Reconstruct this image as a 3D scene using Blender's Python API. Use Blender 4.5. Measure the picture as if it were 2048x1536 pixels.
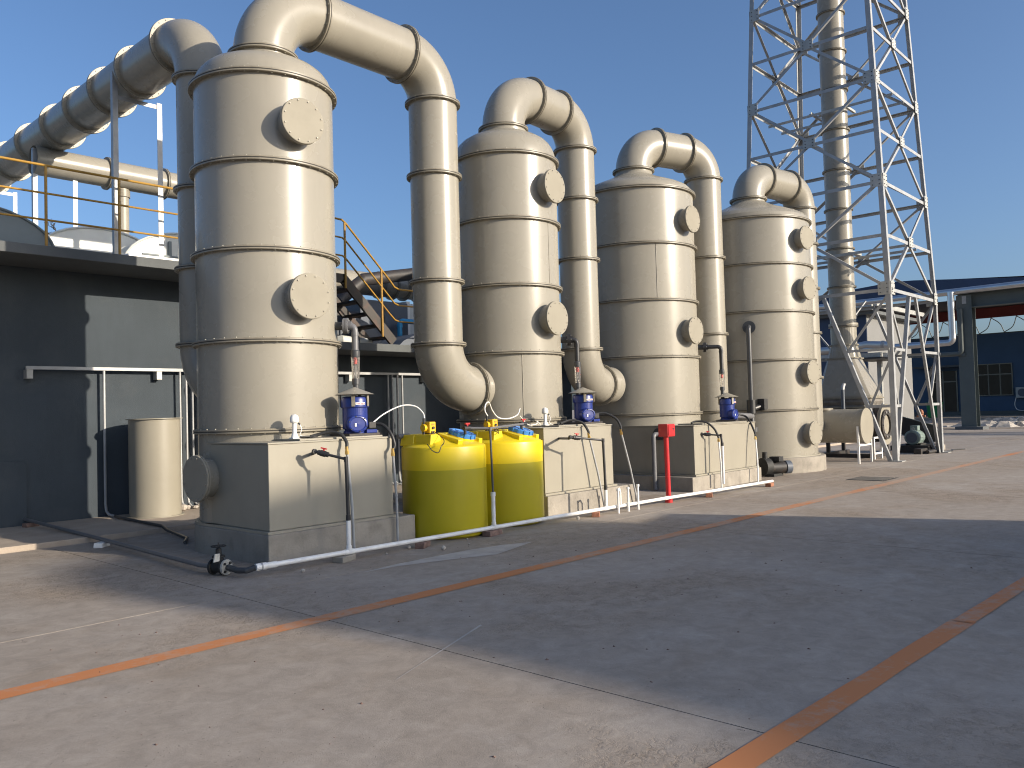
import bpy, math, random
from mathutils import Vector, Matrix

random.seed(7)
for _o in list(bpy.data.objects):
    bpy.data.objects.remove(_o)
SC = bpy.context.scene
COL = SC.collection
PI = math.pi

# ------------------------------------------------------------------ camera
# world axes: X along the row of towers, Y towards the building, Z up; metres
cam_d = bpy.data.cameras.new('camera')
cam = bpy.data.objects.new('camera', cam_d)
COL.objects.link(cam)
cam_d.sensor_fit = 'HORIZONTAL'
cam_d.sensor_width = 36.0
cam_d.lens = 36.0 * 1647.457 / 2048.0
cam_d.clip_end = 3000
_c0, _f = Vector((1024., 768.)), 1647.457
_vx = Vector((2540. - _c0.x, 778. - _c0.y, _f)).normalized()    # where lines along X vanish in the photograph
_vy = Vector((-767. - _c0.x, 872. - _c0.y, _f)).normalized()    # where lines along Y vanish
_vz = _vx.cross(_vy).normalized()
cam.matrix_world = Matrix(((_vx.x, -_vx.y, -_vx.z, 0.0),
                           (_vy.x, -_vy.y, -_vy.z, 0.0),
                           (_vz.x, -_vz.y, -_vz.z, 1.65),
                           (0, 0, 0, 1)))
SC.camera = cam

# ------------------------------------------------------------------ sky, sun, exposure
SUN_AZ = (0.305, -0.9524)          # horizontal direction towards the sun
SUN_EL = math.radians(17.2)
world = bpy.data.worlds.new('World')
SC.world = world
world.use_nodes = True
_nt = world.node_tree
_bg = _nt.nodes['Background']
_sky = _nt.nodes.new('ShaderNodeTexSky')
_sky.sky_type = 'NISHITA'
_sky.sun_disc = False
_sky.sun_elevation = SUN_EL
_sky.sun_rotation = math.atan2(SUN_AZ[0], SUN_AZ[1])
_sky.air_density = 0.86
_sky.dust_density = 3.0
_sky.ozone_density = 4.3
_nt.links.new(_sky.outputs['Color'], _bg.inputs['Color'])
_bg.inputs['Strength'].default_value = 0.108
sun_d = bpy.data.lights.new('sun', 'SUN')
sun = bpy.data.objects.new('sun', sun_d)
COL.objects.link(sun)
sun_d.energy = 3.55
sun_d.angle = math.radians(0.53)
sun_d.color = (1.0, 0.88, 0.72)
_sd = Vector((SUN_AZ[0] * math.cos(SUN_EL), SUN_AZ[1] * math.cos(SUN_EL), math.sin(SUN_EL)))
sun.rotation_euler = _sd.to_track_quat('Z', 'Y').to_euler()
sun.location = _sd * 60
SC.view_settings.view_transform = 'Standard'
SC.view_settings.look = 'None'
SC.view_settings.gamma = 1.0
SC.view_settings.use_curve_mapping = False
SC.view_settings.exposure = 0.85
SC.cycles.filter_width = 1.1

# ------------------------------------------------------------------ materials
def nodes_of(m):
    m.use_nodes = True
    nt = m.node_tree
    return nt, nt.nodes, nt.links, nt.nodes['Principled BSDF']

def mat(name, col, rough=0.5, metal=0.0, var=0.08, scale=3.0, bump=0.0, bscale=60.0, streak=0.0, dirt=None, dirt_amt=0.0,
        dirt_scale=2.0, spec=0.5, rvar=0.0, sstretch=0.12):
    m = bpy.data.materials.new(name)
    nt, N, L, P = nodes_of(m)
    P.inputs['Roughness'].default_value = rough
    P.inputs['Metallic'].default_value = metal
    P.inputs['Specular IOR Level'].default_value = spec
    geo = N.new('ShaderNodeNewGeometry')
    def noise(sc, det=6.0, rg=0.55, vec=None):
        n = N.new('ShaderNodeTexNoise')
        n.inputs['Scale'].default_value = sc
        n.inputs['Detail'].default_value = det
        n.inputs['Roughness'].default_value = rg
        L.new(vec or geo.outputs['Position'], n.inputs['Vector'])
        return n
    def mix(f, a, b, mode='MIX'):
        x = N.new('ShaderNodeMix'); x.data_type = 'RGBA'; x.blend_type = mode
        if isinstance(f, float): x.inputs[0].default_value = f
        else: L.new(f, x.inputs[0])
        for s, i in ((a, 6), (b, 7)):
            if isinstance(s, tuple): x.inputs[i].default_value = (*s[:3], 1)
            else: L.new(s, x.inputs[i])
        return x.outputs[2]
    def ramp(src, a, b):
        r = N.new('ShaderNodeMapRange'); r.clamp = True
        r.inputs['From Min'].default_value = a; r.inputs['From Max'].default_value = b
        L.new(src, r.inputs['Value'])
        return r.outputs['Result']
    lo = tuple(c * (1 - var) for c in col); hi = tuple(min(1, c * (1 + var)) for c in col)
    c = mix(ramp(noise(scale).outputs['Fac'], 0.3, 0.7), lo, hi)
    if streak:
        mp = N.new('ShaderNodeMapping')
        mp.inputs['Scale'].default_value = (1, 1, sstretch)
        L.new(geo.outputs['Position'], mp.inputs['Vector'])
        s = ramp(noise(7.0, 5, 0.6, mp.outputs['Vector']).outputs['Fac'], 0.45, 0.75)
        sc = N.new('ShaderNodeMath'); sc.operation = 'MULTIPLY'; sc.inputs[1].default_value = streak
        L.new(s, sc.inputs[0])
        c = mix(sc.outputs[0], c, tuple(x * 0.72 for x in col))
    if dirt:
        d = ramp(noise(dirt_scale, 8, 0.65).outputs['Fac'], 0.5, 0.72)
        sc = N.new('ShaderNodeMath'); sc.operation = 'MULTIPLY'; sc.inputs[1].default_value = dirt_amt
        L.new(d, sc.inputs[0])
        c = mix(sc.outputs[0], c, dirt)
    L.new(c, P.inputs['Base Color'])
    if rvar:
        r = N.new('ShaderNodeMapRange')
        r.inputs['To Min'].default_value = max(0.03, rough - rvar); r.inputs['To Max'].default_value = min(1, rough + rvar)
        L.new(noise(scale * 2.3).outputs['Fac'], r.inputs['Value'])
        L.new(r.outputs['Result'], P.inputs['Roughness'])
    if bump:
        b = N.new('ShaderNodeBump'); b.inputs['Strength'].default_value = bump; b.inputs['Distance'].default_value = 0.02
        L.new(noise(bscale, 4).outputs['Fac'], b.inputs['Height'])
        L.new(b.outputs['Normal'], P.inputs['Normal'])
    return m

M = {}
M['pp'] = mat('beige_plastic', (0.285, 0.263, 0.215), 0.27, var=0.05, scale=1.1, bump=0.05, bscale=1.8, streak=0.22, spec=0.42,
              dirt=(0.20, 0.175, 0.13), dirt_amt=0.12, dirt_scale=1.1, rvar=0.06)
M['cover'] = mat('matt_beige_cover', (0.275, 0.252, 0.20), 0.62, var=0.05, scale=2.2, bump=0.03, bscale=6, spec=0.2, dirt=(0.2, 0.18, 0.14), dirt_amt=0.25, dirt_scale=4)
M['pp_flange'] = mat('beige_flange', (0.235, 0.21, 0.16), 0.42, var=0.12, scale=9, dirt=(0.10, 0.085, 0.06), dirt_amt=0.5, dirt_scale=6)
M['pp_box'] = mat('beige_sheet', (0.292, 0.268, 0.212), 0.42, var=0.05, scale=1.4, bump=0.02, bscale=3.0, streak=0.15,
                  dirt=(0.20, 0.18, 0.14), dirt_amt=0.18, dirt_scale=2.4, rvar=0.06)
M['bolt'] = mat('zinc_bolt', (0.5, 0.49, 0.46), 0.35, 0.7, var=0.1)
M['bolt_dull'] = mat('weathered_bolt', (0.27, 0.25, 0.205), 0.5, 0.1, var=0.1)
M['shade_gasket'] = mat('shade_black_ring', (0.03, 0.027, 0.022), 0.7)  # black put into the flange joints as shade
M['plinth'] = mat('cast_concrete', (0.30, 0.27, 0.225), 0.9, var=0.16, scale=2.2, bump=0.35, bscale=38, streak=0.35,
                  dirt=(0.14, 0.125, 0.105), dirt_amt=0.6, dirt_scale=3.2)
M['galv'] = mat('galvanised_steel', (0.34, 0.345, 0.345), 0.45, 0.15, var=0.14, scale=5, rvar=0.08)
M['galv_dull'] = mat('dull_galvanised', (0.40, 0.40, 0.375), 0.5, 0.3, var=0.14, scale=4, dirt=(0.25, 0.19, 0.13), dirt_amt=0.25, dirt_scale=5)
M['silver'] = mat('aluminium_cladding', (0.62, 0.62, 0.62), 0.28, 0.85, var=0.08, scale=1.5)
M['dark_wall'] = mat('dark_blue_render', (0.049, 0.062, 0.074), 0.9, var=0.10, scale=1.2, bump=0.25, bscale=120, streak=0.25,
                     dirt=(0.10, 0.105, 0.105), dirt_amt=0.25, dirt_scale=1.7)
M['dark_slab'] = mat('dark_slab_edge', (0.10, 0.108, 0.11), 0.8, var=0.12, scale=2, bump=0.1, streak=0.2)
M['blue_wall'] = mat('blue_sheet', (0.043, 0.09, 0.16), 0.6, var=0.07, scale=0.7, streak=0.15)
M['navy'] = mat('navy_sheet', (0.03,0.05,0.10), 0.5, var=0.1, scale=0.8)
M['grey_wall'] = mat('grey_render', (0.19, 0.19, 0.185), 0.85, var=0.05, scale=0.8, bump=0.1, bscale=40)
M['red_panel'] = mat('dark_red_sheet', (0.20, 0.03, 0.022), 0.6, var=0.1, scale=0.9)
M['white_panel'] = mat('white_sheet', (0.78, 0.80, 0.82), 0.6, var=0.04)
M['column'] = mat('grey_green_steel', (0.085, 0.10, 0.095), 0.5, var=0.1, scale=1.4)
M['dark_steel'] = mat('dark_steel', (0.035, 0.033, 0.032), 0.55, 0.1, var=0.25, scale=4, dirt=(0.12, 0.06, 0.03), dirt_amt=0.35, dirt_scale=6)
M['stair'] = mat('brown_black_steel', (0.030, 0.025, 0.021), 0.55, 0.1, var=0.25, scale=3, dirt=(0.16, 0.055, 0.03), dirt_amt=0.5, dirt_scale=4)
M['rail_yellow'] = mat('yellow_rail_paint', (0.36, 0.20, 0.028), 0.45, var=0.12, scale=4, dirt=(0.18, 0.075, 0.02), dirt_amt=0.5, dirt_scale=5)
M['yellow'] = mat('yellow_polyethylene', (0.72, 0.545, 0.010), 0.38, var=0.04, scale=2, bump=0.02, bscale=20)
M['yellow_wet'] = mat('yellow_polyethylene_filled', (0.42, 0.35, 0.010), 0.36, var=0.05, scale=2.2, bump=0.02, bscale=20)
M['blue_lid'] = mat('blue_lid', (0.05, 0.20, 0.52), 0.4, var=0.06)
M['pump_blue'] = mat('blue_enamel', (0.019, 0.036, 0.19), 0.3, var=0.1, scale=9, dirt=(0.015, 0.022, 0.09), dirt_amt=0.3, dirt_scale=12)
M['pump_yellow'] = mat('yellow_casing', (0.68, 0.42, 0.012), 0.4, var=0.05)
M['black'] = mat('black_plastic', (0.022, 0.022, 0.023), 0.45, var=0.2, scale=10)
M['hose'] = mat('black_rubber', (0.018, 0.018, 0.018), 0.5)
M['grey_pvc'] = mat('grey_pvc', (0.135, 0.135, 0.14), 0.4, var=0.08, scale=8)
M['dark_pvc'] = mat('dark_grey_pvc', (0.05, 0.052, 0.055), 0.4, var=0.1, scale=8)
M['white'] = mat('white_pvc', (0.78, 0.77, 0.74), 0.38, var=0.05, scale=5, dirt=(0.45, 0.40, 0.34), dirt_amt=0.35, dirt_scale=7)
M['white_paint'] = mat('white_enamel', (0.74, 0.73, 0.70), 0.35, var=0.05)
M['brass'] = mat('brass', (0.62, 0.42, 0.14), 0.3, 0.9)
M['red'] = mat('red_enamel', (0.50, 0.022, 0.026), 0.32, var=0.1, scale=6)
M['float_red'] = mat('red_float', (0.62, 0.06, 0.05), 0.5)
M['iron'] = mat('black_cast_iron', (0.025, 0.025, 0.024), 0.65, 0.2, var=0.3, scale=20, bump=0.2, bscale=90)
M['brick'] = mat('red_brick', (0.30, 0.13, 0.075), 0.9, var=0.25, scale=14, bump=0.4, bscale=70)
M['brick_dull'] = mat('worn_brick', (0.19, 0.12, 0.095), 0.92, var=0.3, scale=14, bump=0.4, bscale=70)
M['stone'] = mat('pale_rubble', (0.42, 0.38, 0.33), 0.95, var=0.25, scale=6, bump=0.4, bscale=50)
M['frp'] = mat('pale_fibreglass', (0.56, 0.57, 0.53), 0.30, var=0.08, scale=2, bump=0.04, bscale=3)
M['frp_dark'] = mat('grey_fibreglass', (0.17, 0.20, 0.205), 0.6, var=0.12, scale=1.5)
M['slate'] = mat('slate_paint', (0.085, 0.10, 0.125), 0.5, var=0.1, scale=1.2)
M['cyan'] = mat('blue_pipe_paint', (0.03, 0.30, 0.55), 0.4, var=0.06)
M['green_bin'] = mat('green_plastic', (0.012, 0.22, 0.06), 0.45, var=0.06)
M['motor_green'] = mat('grey_green_enamel', (0.19, 0.245, 0.225), 0.4, var=0.12, scale=6)
M['frame_beige'] = mat('window_frame', (0.22, 0.21, 0.16), 0.5)
M['twig'] = mat('dark_bark', (0.05, 0.045, 0.04), 0.9)
M['canvas'] = mat('grey_canvas', (0.16, 0.145, 0.125), 0.85, var=0.3, scale=4, bump=0.5, bscale=9)
M['label_white'] = mat('white_label', (0.75, 0.74, 0.72), 0.4)
M['label_red'] = mat('red_print', (0.55, 0.03, 0.05), 0.45)
M['rag'] = mat('pale_rag', (0.55, 0.53, 0.47), 0.9, var=0.2, scale=20)
M['ac'] = mat('ac_casing', (0.42, 0.43, 0.40), 0.5, var=0.06)

def glass_mat(name, col, rough, alpha_like):
    m = bpy.data.materials.new(name)
    nt, N, L, P = nodes_of(m)
    P.inputs['Base Color'].default_value = (*col, 1)
    P.inputs['Roughness'].default_value = rough
    P.inputs['Transmission Weight'].default_value = alpha_like
    P.inputs['IOR'].default_value = 1.3
    return m
M['clear'] = glass_mat('clear_acrylic', (0.95, 0.92, 0.88), 0.05, 0.95)
M['window_glass'] = mat('dark_window_glass', (0.012, 0.022, 0.022), 0.08, var=0.3, scale=0.6)

def concrete_ground():
    m = bpy.data.materials.new('yard_concrete')
    nt, N, L, P = nodes_of(m)
    geo = N.new('ShaderNodeNewGeometry')
    def noise(sc, det=8.0, rg=0.6, dist=0.0, vec=None):
        n = N.new('ShaderNodeTexNoise')
        n.inputs['Scale'].default_value = sc; n.inputs['Detail'].default_value = det
        n.inputs['Roughness'].default_value = rg; n.inputs['Distortion'].default_value = dist
        L.new(vec or geo.outputs['Position'], n.inputs['Vector'])
        return n.outputs['Fac']
    def rng(src, a, b, c=0.0, d=1.0):
        r = N.new('ShaderNodeMapRange'); r.clamp = True
        for k, v in (('From Min', a), ('From Max', b), ('To Min', c), ('To Max', d)): r.inputs[k].default_value = v
        L.new(src, r.inputs['Value']); return r.outputs['Result']
    def mul(a, b):
        x = N.new('ShaderNodeMath'); x.operation = 'MULTIPLY'
        for s, i in ((a, 0), (b, 1)):
            if isinstance(s, float): x.inputs[i].default_value = s
            else: L.new(s, x.inputs[i])
        return x.outputs[0]
    def add(a, b):
        x = N.new('ShaderNodeMath'); x.operation = 'ADD'
        for s, i in ((a, 0), (b, 1)):
            if isinstance(s, float): x.inputs[i].default_value = s
            else: L.new(s, x.inputs[i])
        return x.outputs[0]
    def mix(f, a, b):
        x = N.new('ShaderNodeMix'); x.data_type = 'RGBA'
        if isinstance(f, float): x.inputs[0].default_value = f
        else: L.new(f, x.inputs[0])
        for s, i in ((a, 6), (b, 7)):
            if isinstance(s, tuple): x.inputs[i].default_value = (*s[:3], 1)
            else: L.new(s, x.inputs[i])
        return x.outputs[2]
    mp = N.new('ShaderNodeMapping'); mp.inputs['Scale'].default_value = (0.45, 1.5, 1)
    L.new(geo.outputs['Position'], mp.inputs['Vector'])
    sweep = noise(1.1, 6, 0.6, 0.6, mp.outputs['Vector'])          # trowel and tyre sweeps along the yard
    c = mix(rng(noise(0.33, 8, 0.62, 0.5), 0.33, 0.67), (0.325, 0.275, 0.225), (0.41, 0.365, 0.32))
    c = mix(mul(rng(sweep, 0.46, 0.72), 0.6), c, (0.34, 0.285, 0.23))
    c = mix(mul(rng(noise(0.9, 10, 0.72, 0.8), 0.54, 0.74), 0.65), c, (0.455, 0.415, 0.37))
    stain = rng(noise(0.55, 9, 0.68, 1.2), 0.54, 0.72)
    c = mix(mul(stain, 0.55), c, (0.30, 0.23, 0.165))
    # rough, scaled places with brown dust in them
    spall_zone = rng(noise(0.36, 5, 0.55, 0.6), 0.47, 0.62)
    grit = noise(24.0, 7, 0.72, 0.8)
    lumps = noise(7.0, 6, 0.65, 0.6)
    spall = mul(spall_zone, mul(rng(grit, 0.46, 0.60), rng(lumps, 0.40, 0.62)))
    c = mix(mul(spall_zone, 0.42), c, (0.31, 0.235, 0.165))
    c = mix(mul(spall, 0.75), c, (0.22, 0.165, 0.115))
    chips = mul(rng(noise(38.0, 3, 0.6, 0.4), 0.66, 0.70), rng(noise(0.8, 5, 0.6), 0.46, 0.60))
    c = mix(mul(chips, 0.75), c, (0.13, 0.105, 0.085))
    pale = mul(rng(noise(46.0, 3, 0.6, 0.4), 0.67, 0.71), rng(noise(1.1, 5, 0.6), 0.42, 0.60))
    c = mix(mul(pale, 0.6), c, (0.62, 0.56, 0.48))
    c = mix(mul(rng(noise(130.0, 3, 0.75), 0.30, 0.70), 0.38), c, (0.27, 0.235, 0.195))
    c = mix(mul(rng(noise(60.0, 4, 0.7), 0.40, 0.70), 0.22), c, (0.28, 0.24, 0.20))
    m1 = N.new('ShaderNodeMix'); m1.data_type = 'RGBA'; m1.blend_type = 'MULTIPLY'; m1.inputs[0].default_value = 1.0
    g1 = N.new('ShaderNodeMapRange'); g1.inputs['From Min'].default_value = 0.30; g1.inputs['From Max'].default_value = 0.70
    g1.inputs['To Min'].default_value = 0.74; g1.inputs['To Max'].default_value = 1.14
    L.new(noise(5.0, 12, 0.78, 0.5), g1.inputs['Value'])
    L.new(c, m1.inputs[6]); L.new(g1.outputs['Result'], m1.inputs[7]); c = m1.outputs[2]
    pits = mul(rng(noise(13.0, 4, 0.6, 1.0), 0.70, 0.75), rng(noise(1.3, 4), 0.45, 0.6))
    c = mix(mul(pits, 0.7), c, (0.13, 0.105, 0.085))
    L.new(c, P.inputs['Base Color'])
    P.inputs['Roughness'].default_value = 0.86
    P.inputs['Specular IOR Level'].default_value = 0.3
    h = add(mul(noise(110.0, 4), 0.22), mul(noise(30.0, 6), 0.22))
    h = add(h, mul(spall, -0.9)); h = add(h, mul(pits, -0.8)); h = add(h, mul(chips, 0.5)); h = add(h, mul(noise(1.2, 5), 0.9))
    b = N.new('ShaderNodeBump'); b.inputs['Strength'].default_value = 0.55; b.inputs['Distance'].default_value = 0.012
    L.new(h, b.inputs['Height']); L.new(b.outputs['Normal'], P.inputs['Normal'])
    return m
M['ground'] = concrete_ground()
M['apron'] = mat('apron_concrete', (0.37, 0.31, 0.25), 0.9, var=0.12, scale=1.6, bump=0.3, bscale=30, dirt=(0.25, 0.19, 0.14), dirt_amt=0.5, dirt_scale=1.4)
def orange_paint():
    m = bpy.data.materials.new('worn_orange_paint')
    nt, N, L, P = nodes_of(m)
    geo = N.new('ShaderNodeNewGeometry')
    n = N.new('ShaderNodeTexNoise'); n.inputs['Scale'].default_value = 9; n.inputs['Detail'].default_value = 10; n.inputs['Roughness'].default_value = 0.75
    L.new(geo.outputs['Position'], n.inputs['Vector'])
    n2 = N.new('ShaderNodeTexNoise'); n2.inputs['Scale'].default_value = 0.8; n2.inputs['Detail'].default_value = 5
    L.new(geo.outputs['Position'], n2.inputs['Vector'])
    ad = N.new('ShaderNodeMath'); ad.operation = 'MULTIPLY_ADD'; ad.inputs[1].default_value = 0.9
    L.new(n2.outputs['Fac'], ad.inputs[0]); L.new(n.outputs['Fac'], ad.inputs[2])
    sep = N.new('ShaderNodeSeparateXYZ'); L.new(geo.outputs['Position'], sep.inputs[0])
    far = N.new('ShaderNodeMapRange'); far.clamp = True                     # the far stretch has been driven over more and is worn paler
    far.inputs['From Min'].default_value = 4.0; far.inputs['From Max'].default_value = 12.0
    far.inputs['To Min'].default_value = 0.0; far.inputs['To Max'].default_value = 0.20
    L.new(sep.outputs['X'], far.inputs['Value'])
    ad2 = N.new('ShaderNodeMath'); ad2.operation = 'ADD'; L.new(ad.outputs[0], ad2.inputs[0]); L.new(far.outputs['Result'], ad2.inputs[1])
    r = N.new('ShaderNodeMapRange'); r.clamp = True
    r.inputs['From Min'].default_value = 0.98; r.inputs['From Max'].default_value = 1.22
    r.inputs['To Max'].default_value = 0.85
    L.new(ad2.outputs[0], r.inputs['Value'])
    x = N.new('ShaderNodeMix'); x.data_type = 'RGBA'
    x.inputs[6].default_value = (0.50, 0.20, 0.08, 1); x.inputs[7].default_value = (0.39, 0.30, 0.23, 1)
    L.new(r.outputs['Result'], x.inputs[0]); L.new(x.outputs[2], P.inputs['Base Color'])
    P.inputs['Roughness'].default_value = 0.8
    P.inputs['Specular IOR Level'].default_value = 0.3
    return m
M['orange'] = orange_paint()

# ------------------------------------------------------------------ mesh builder
BASE = {}                      # root location of each thing; parts are written in world metres

class MB:
    def __init__(s): s.v = []; s.f = []; s.sm = []
    def add(s, vs, fs, smooth=False):
        o = len(s.v); s.v += [tuple(v) for v in vs]
        s.f += [tuple(i + o for i in f) for f in fs]; s.sm += [smooth] * len(fs)
        return s
    def box(s, x0, y0, z0, x1, y1, z1):
        return s.add([(x0, y0, z0), (x1, y0, z0), (x1, y1, z0), (x0, y1, z0), (x0, y0, z1), (x1, y0, z1), (x1, y1, z1), (x0, y1, z1)],
                     [(0, 3, 2, 1), (4, 5, 6, 7), (0, 1, 5, 4), (1, 2, 6, 5), (2, 3, 7, 6), (3, 0, 4, 7)])
    def beam(s, p0, p1, w, h, up=(0, 0, 1)):
        p0, p1 = Vector(p0), Vector(p1); d = (p1 - p0).normalized(); u = Vector(up)
        if abs(d.dot(u)) > 0.98: u = Vector((1, 0, 0))
        a = d.cross(u).normalized(); b = a.cross(d).normalized()
        vs = [p + a * (sx * w / 2) + b * (sy * h / 2) for p in (p0, p1) for sx, sy in ((-1, -1), (1, -1), (1, 1), (-1, 1))]
        return s.add(vs, [(0, 1, 2, 3), (7, 6, 5, 4), (0, 4, 5, 1), (1, 5, 6, 2), (2, 6, 7, 3), (3, 7, 4, 0)])
    def angle(s, p0, p1, w, t, a, b):
        """steel angle: its corner on the line p0-p1, its two legs along a and b"""
        p0, p1 = Vector(p0), Vector(p1); d = (p1 - p0).normalized()
        a = Vector(a); a = (a - d * a.dot(d)).normalized()
        b = Vector(b); b = b - d * b.dot(d); b = (b - a * b.dot(a)).normalized()
        pr = [(0, 0), (w, 0), (w, t), (t, t), (t, w), (0, w)]
        vs = [p + a * x + b * y for p in (p0, p1) for x, y in pr]
        fs = [(i, (i + 1) % 6, 6 + (i + 1) % 6, 6 + i) for i in range(6)] + [(5, 4, 3, 2, 1, 0), (6, 7, 8, 9, 10, 11)]
        return s.add(vs, fs)
    def lathe(s, prof, n=48, o=(0, 0, 0), axis=(0, 0, 1), smooth=True, closed=False, a0=0.0, a1=2 * PI):
        o = Vector(o); z = Vector(axis).normalized()
        x = Vector((1, 0, 0)) if abs(z.x) < 0.9 else Vector((0, 1, 0))
        x = (x - z * x.dot(z)).normalized(); y = z.cross(x)
        full = abs(a1 - a0 - 2 * PI) < 1e-6; m = n if full else n + 1
        vs = []
        for r, h in prof:
            for k in range(m):
                t = a0 + (a1 - a0) * k / n
                vs.append(o + z * h + (x * math.cos(t) + y * math.sin(t)) * r)
        fs = []
        rows = len(prof)
        for i in range(rows if closed else rows - 1):
            j = (i + 1) % rows
            for k in range(n):
                k2 = (k + 1) % m
                fs.append((i * m + k, i * m + k2, j * m + k2, j * m + k))
        return s.add(vs, fs, smooth)
    def cyl(s, p0, p1, r0, r1=None, n=20, caps=True, smooth=True):
        p0, p1 = Vector(p0), Vector(p1); r1 = r0 if r1 is None else r1
        h = (p1 - p0).length
        pr = [(r0, 0), (r1, h)]
        if caps: pr = [(0.0004, 0)] + pr + [(0.0004, h)]
        return s.lathe(pr, n, p0, p1 - p0, smooth)
    def tube(s, path, r, n=10, caps=True, smooth=True):
        P = [Vector(p) for p in path]; rs = r if isinstance(r, (list, tuple)) else [r] * len(P)
        T = []
        for i in range(len(P)):
            a = P[max(0, i - 1)]; b = P[min(len(P) - 1, i + 1)]
            T.append((b - a).normalized())
        u = Vector((0, 0, 1)) if abs(T[0].z) < 0.9 else Vector((1, 0, 0))
        u = (u - T[0] * u.dot(T[0])).normalized()
        vs = []
        for i, p in enumerate(P):
            u = (u - T[i] * u.dot(T[i])).normalized(); w = T[i].cross(u)
            for k in range(n):
                t = 2 * PI * k / n
                vs.append(p + (u * math.cos(t) + w * math.sin(t)) * rs[i])
        fs = [(i * n + k, i * n + (k + 1) % n, (i + 1) * n + (k + 1) % n, (i + 1) * n + k) for i in range(len(P) - 1) for k in range(n)]
        if caps: fs += [tuple(range(n - 1, -1, -1)), tuple((len(P) - 1) * n + k for k in range(n))]
        return s.add(vs, fs, smooth)
    def extrude(s, poly, o, ux, uy, depth):
        """polygon in the plane (o; ux, uy), thickened along ux x uy"""
        o, ux, uy = Vector(o), Vector(ux), Vector(uy); w = ux.cross(uy).normalized() * depth; n = len(poly)
        vs = [o + ux * a + uy * b for a, b in poly] + [o + ux * a + uy * b + w for a, b in poly]
        fs = [tuple(range(n - 1, -1, -1)), tuple(range(n, 2 * n))] + [(i, (i + 1) % n, n + (i + 1) % n, n + i) for i in range(n)]
        return s.add(vs, fs)
    def build(s, name, m, parent=None, stuff=False, label=None, bevel=0.0):
        base = Vector((0, 0, 0)); r = parent
        while r is not None and r.parent is not None: r = r.parent
        if r is not None: base = BASE.get(r.name, Vector((0, 0, 0)))
        me = bpy.data.meshes.new(name)
        me.from_pydata([tuple(Vector(v) - base) for v in s.v], [], s.f)
        me.polygons.foreach_set('use_smooth', s.sm)
        me.update()
        if any(s.sm): me.set_sharp_from_angle(angle=math.radians(24))
        me.materials.append(M[m] if isinstance(m, str) else m)
        o = bpy.data.objects.new(name, me); COL.objects.link(o)
        if parent is not None: o.parent = parent
        else: BASE[o.name] = Vector((0, 0, 0))
        if stuff: o['kind'] = 'stuff'
        if label: o['label'] = label
        if bevel:
            b = o.modifiers.new('bevel', 'BEVEL'); b.width = bevel; b.segments = 2; b.limit_method = 'ANGLE'
        return o

def thing(name, label, cat, loc=(0, 0, 0), group=None):
    o = bpy.data.objects.new(name, None); COL.objects.link(o)
    o.empty_display_size = 0.1
    o.location = loc; BASE[o.name] = Vector(loc)
    o['label'] = label; o['category'] = cat
    if group: o['group'] = group
    return o

def tag(o, label, cat, group=None):
    o['label'] = label; o['category'] = cat
    if group: o['group'] = group
    return o

def struct(o):
    o['kind'] = 'structure'; return o

def dup(root, loc, label, rotz=0.0):
    r = root.copy(); COL.objects.link(r); r.location = loc; r.rotation_euler = (0, 0, rotz); r['label'] = label
    BASE[r.name] = Vector(loc)
    for ch in list(root.children):
        c = ch.copy(); COL.objects.link(c); c.parent = r
        for g in list(ch.children):
            d = g.copy(); COL.objects.link(d); d.parent = c
    return r

def arc(c, u, v, r, a0, a1, n=8):
    c, u, v = Vector(c), Vector(u).normalized(), Vector(v).normalized()
    return [c + (u * math.cos(a0 + (a1 - a0) * i / n) + v * math.sin(a0 + (a1 - a0) * i / n)) * r for i in range(n + 1)]

def bend(p0, d0, d1, r, n=12):
    """quarter bend starting at p0 along d0 and leaving along d1"""
    p0, d0, d1 = Vector(p0), Vector(d0).normalized(), Vector(d1).normalized()
    c = p0 + d1 * r
    return [c - d1 * r * math.cos(t) + d0 * r * math.sin(t) for t in [PI / 2 * i / n for i in range(n + 1)]]

def catmull(pts, k=6):
    P = [Vector(p) for p in pts]; P = [P[0] * 2 - P[1]] + P + [P[-1] * 2 - P[-2]]
    out = []
    for i in range(1, len(P) - 2):
        for j in range(k):
            t = j / k
            out.append(0.5 * ((2 * P[i]) + (P[i + 1] - P[i - 1]) * t + (2 * P[i - 1] - 5 * P[i] + 4 * P[i + 1] - P[i + 2]) * t * t
                              + (3 * P[i] - P[i - 1] - 3 * P[i + 1] + P[i + 2]) * t ** 3))
    out.append(P[-2]); return out

# ------------------------------------------------------------------ setting: ground, slabs, apron, markings
struct(MB().add([(-900, -900, -0.014), (900, -900, -0.014), (900, 900, -0.014), (-900, 900, -0.014)], [(0, 1, 2, 3)]).build('ground', 'ground'))
ground = bpy.data.objects['ground']
XS = [-19.3, -13.5, -7.7, -1.9, 3.9, 9.72, 15.5, 21.3, 27.1, 32.9, 38.7, 44.5]
YS = [-18.8, -12.3, -5.8, 0.66, 7.16, 12.04]
for i in range(len(XS) - 1):
    for j in range(len(YS) - 1):
        g = 0.005
        b = MB()
        x0, x1, y0, y1 = XS[i] + g, XS[i + 1] - g, YS[j] + g, YS[j + 1] - g
        if j == 0: g0 = 0
        b.box(x0, y0, -0.05, x1, y1, 0.0)
        o = b.build('concrete_slab', 'ground', ground)
# raised apron along the dark building
struct(MB().box(-20, 12.06, -0.1, 34, 14.43, 0.075).build('apron_pavement', 'apron', bevel=0.008))
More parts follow.
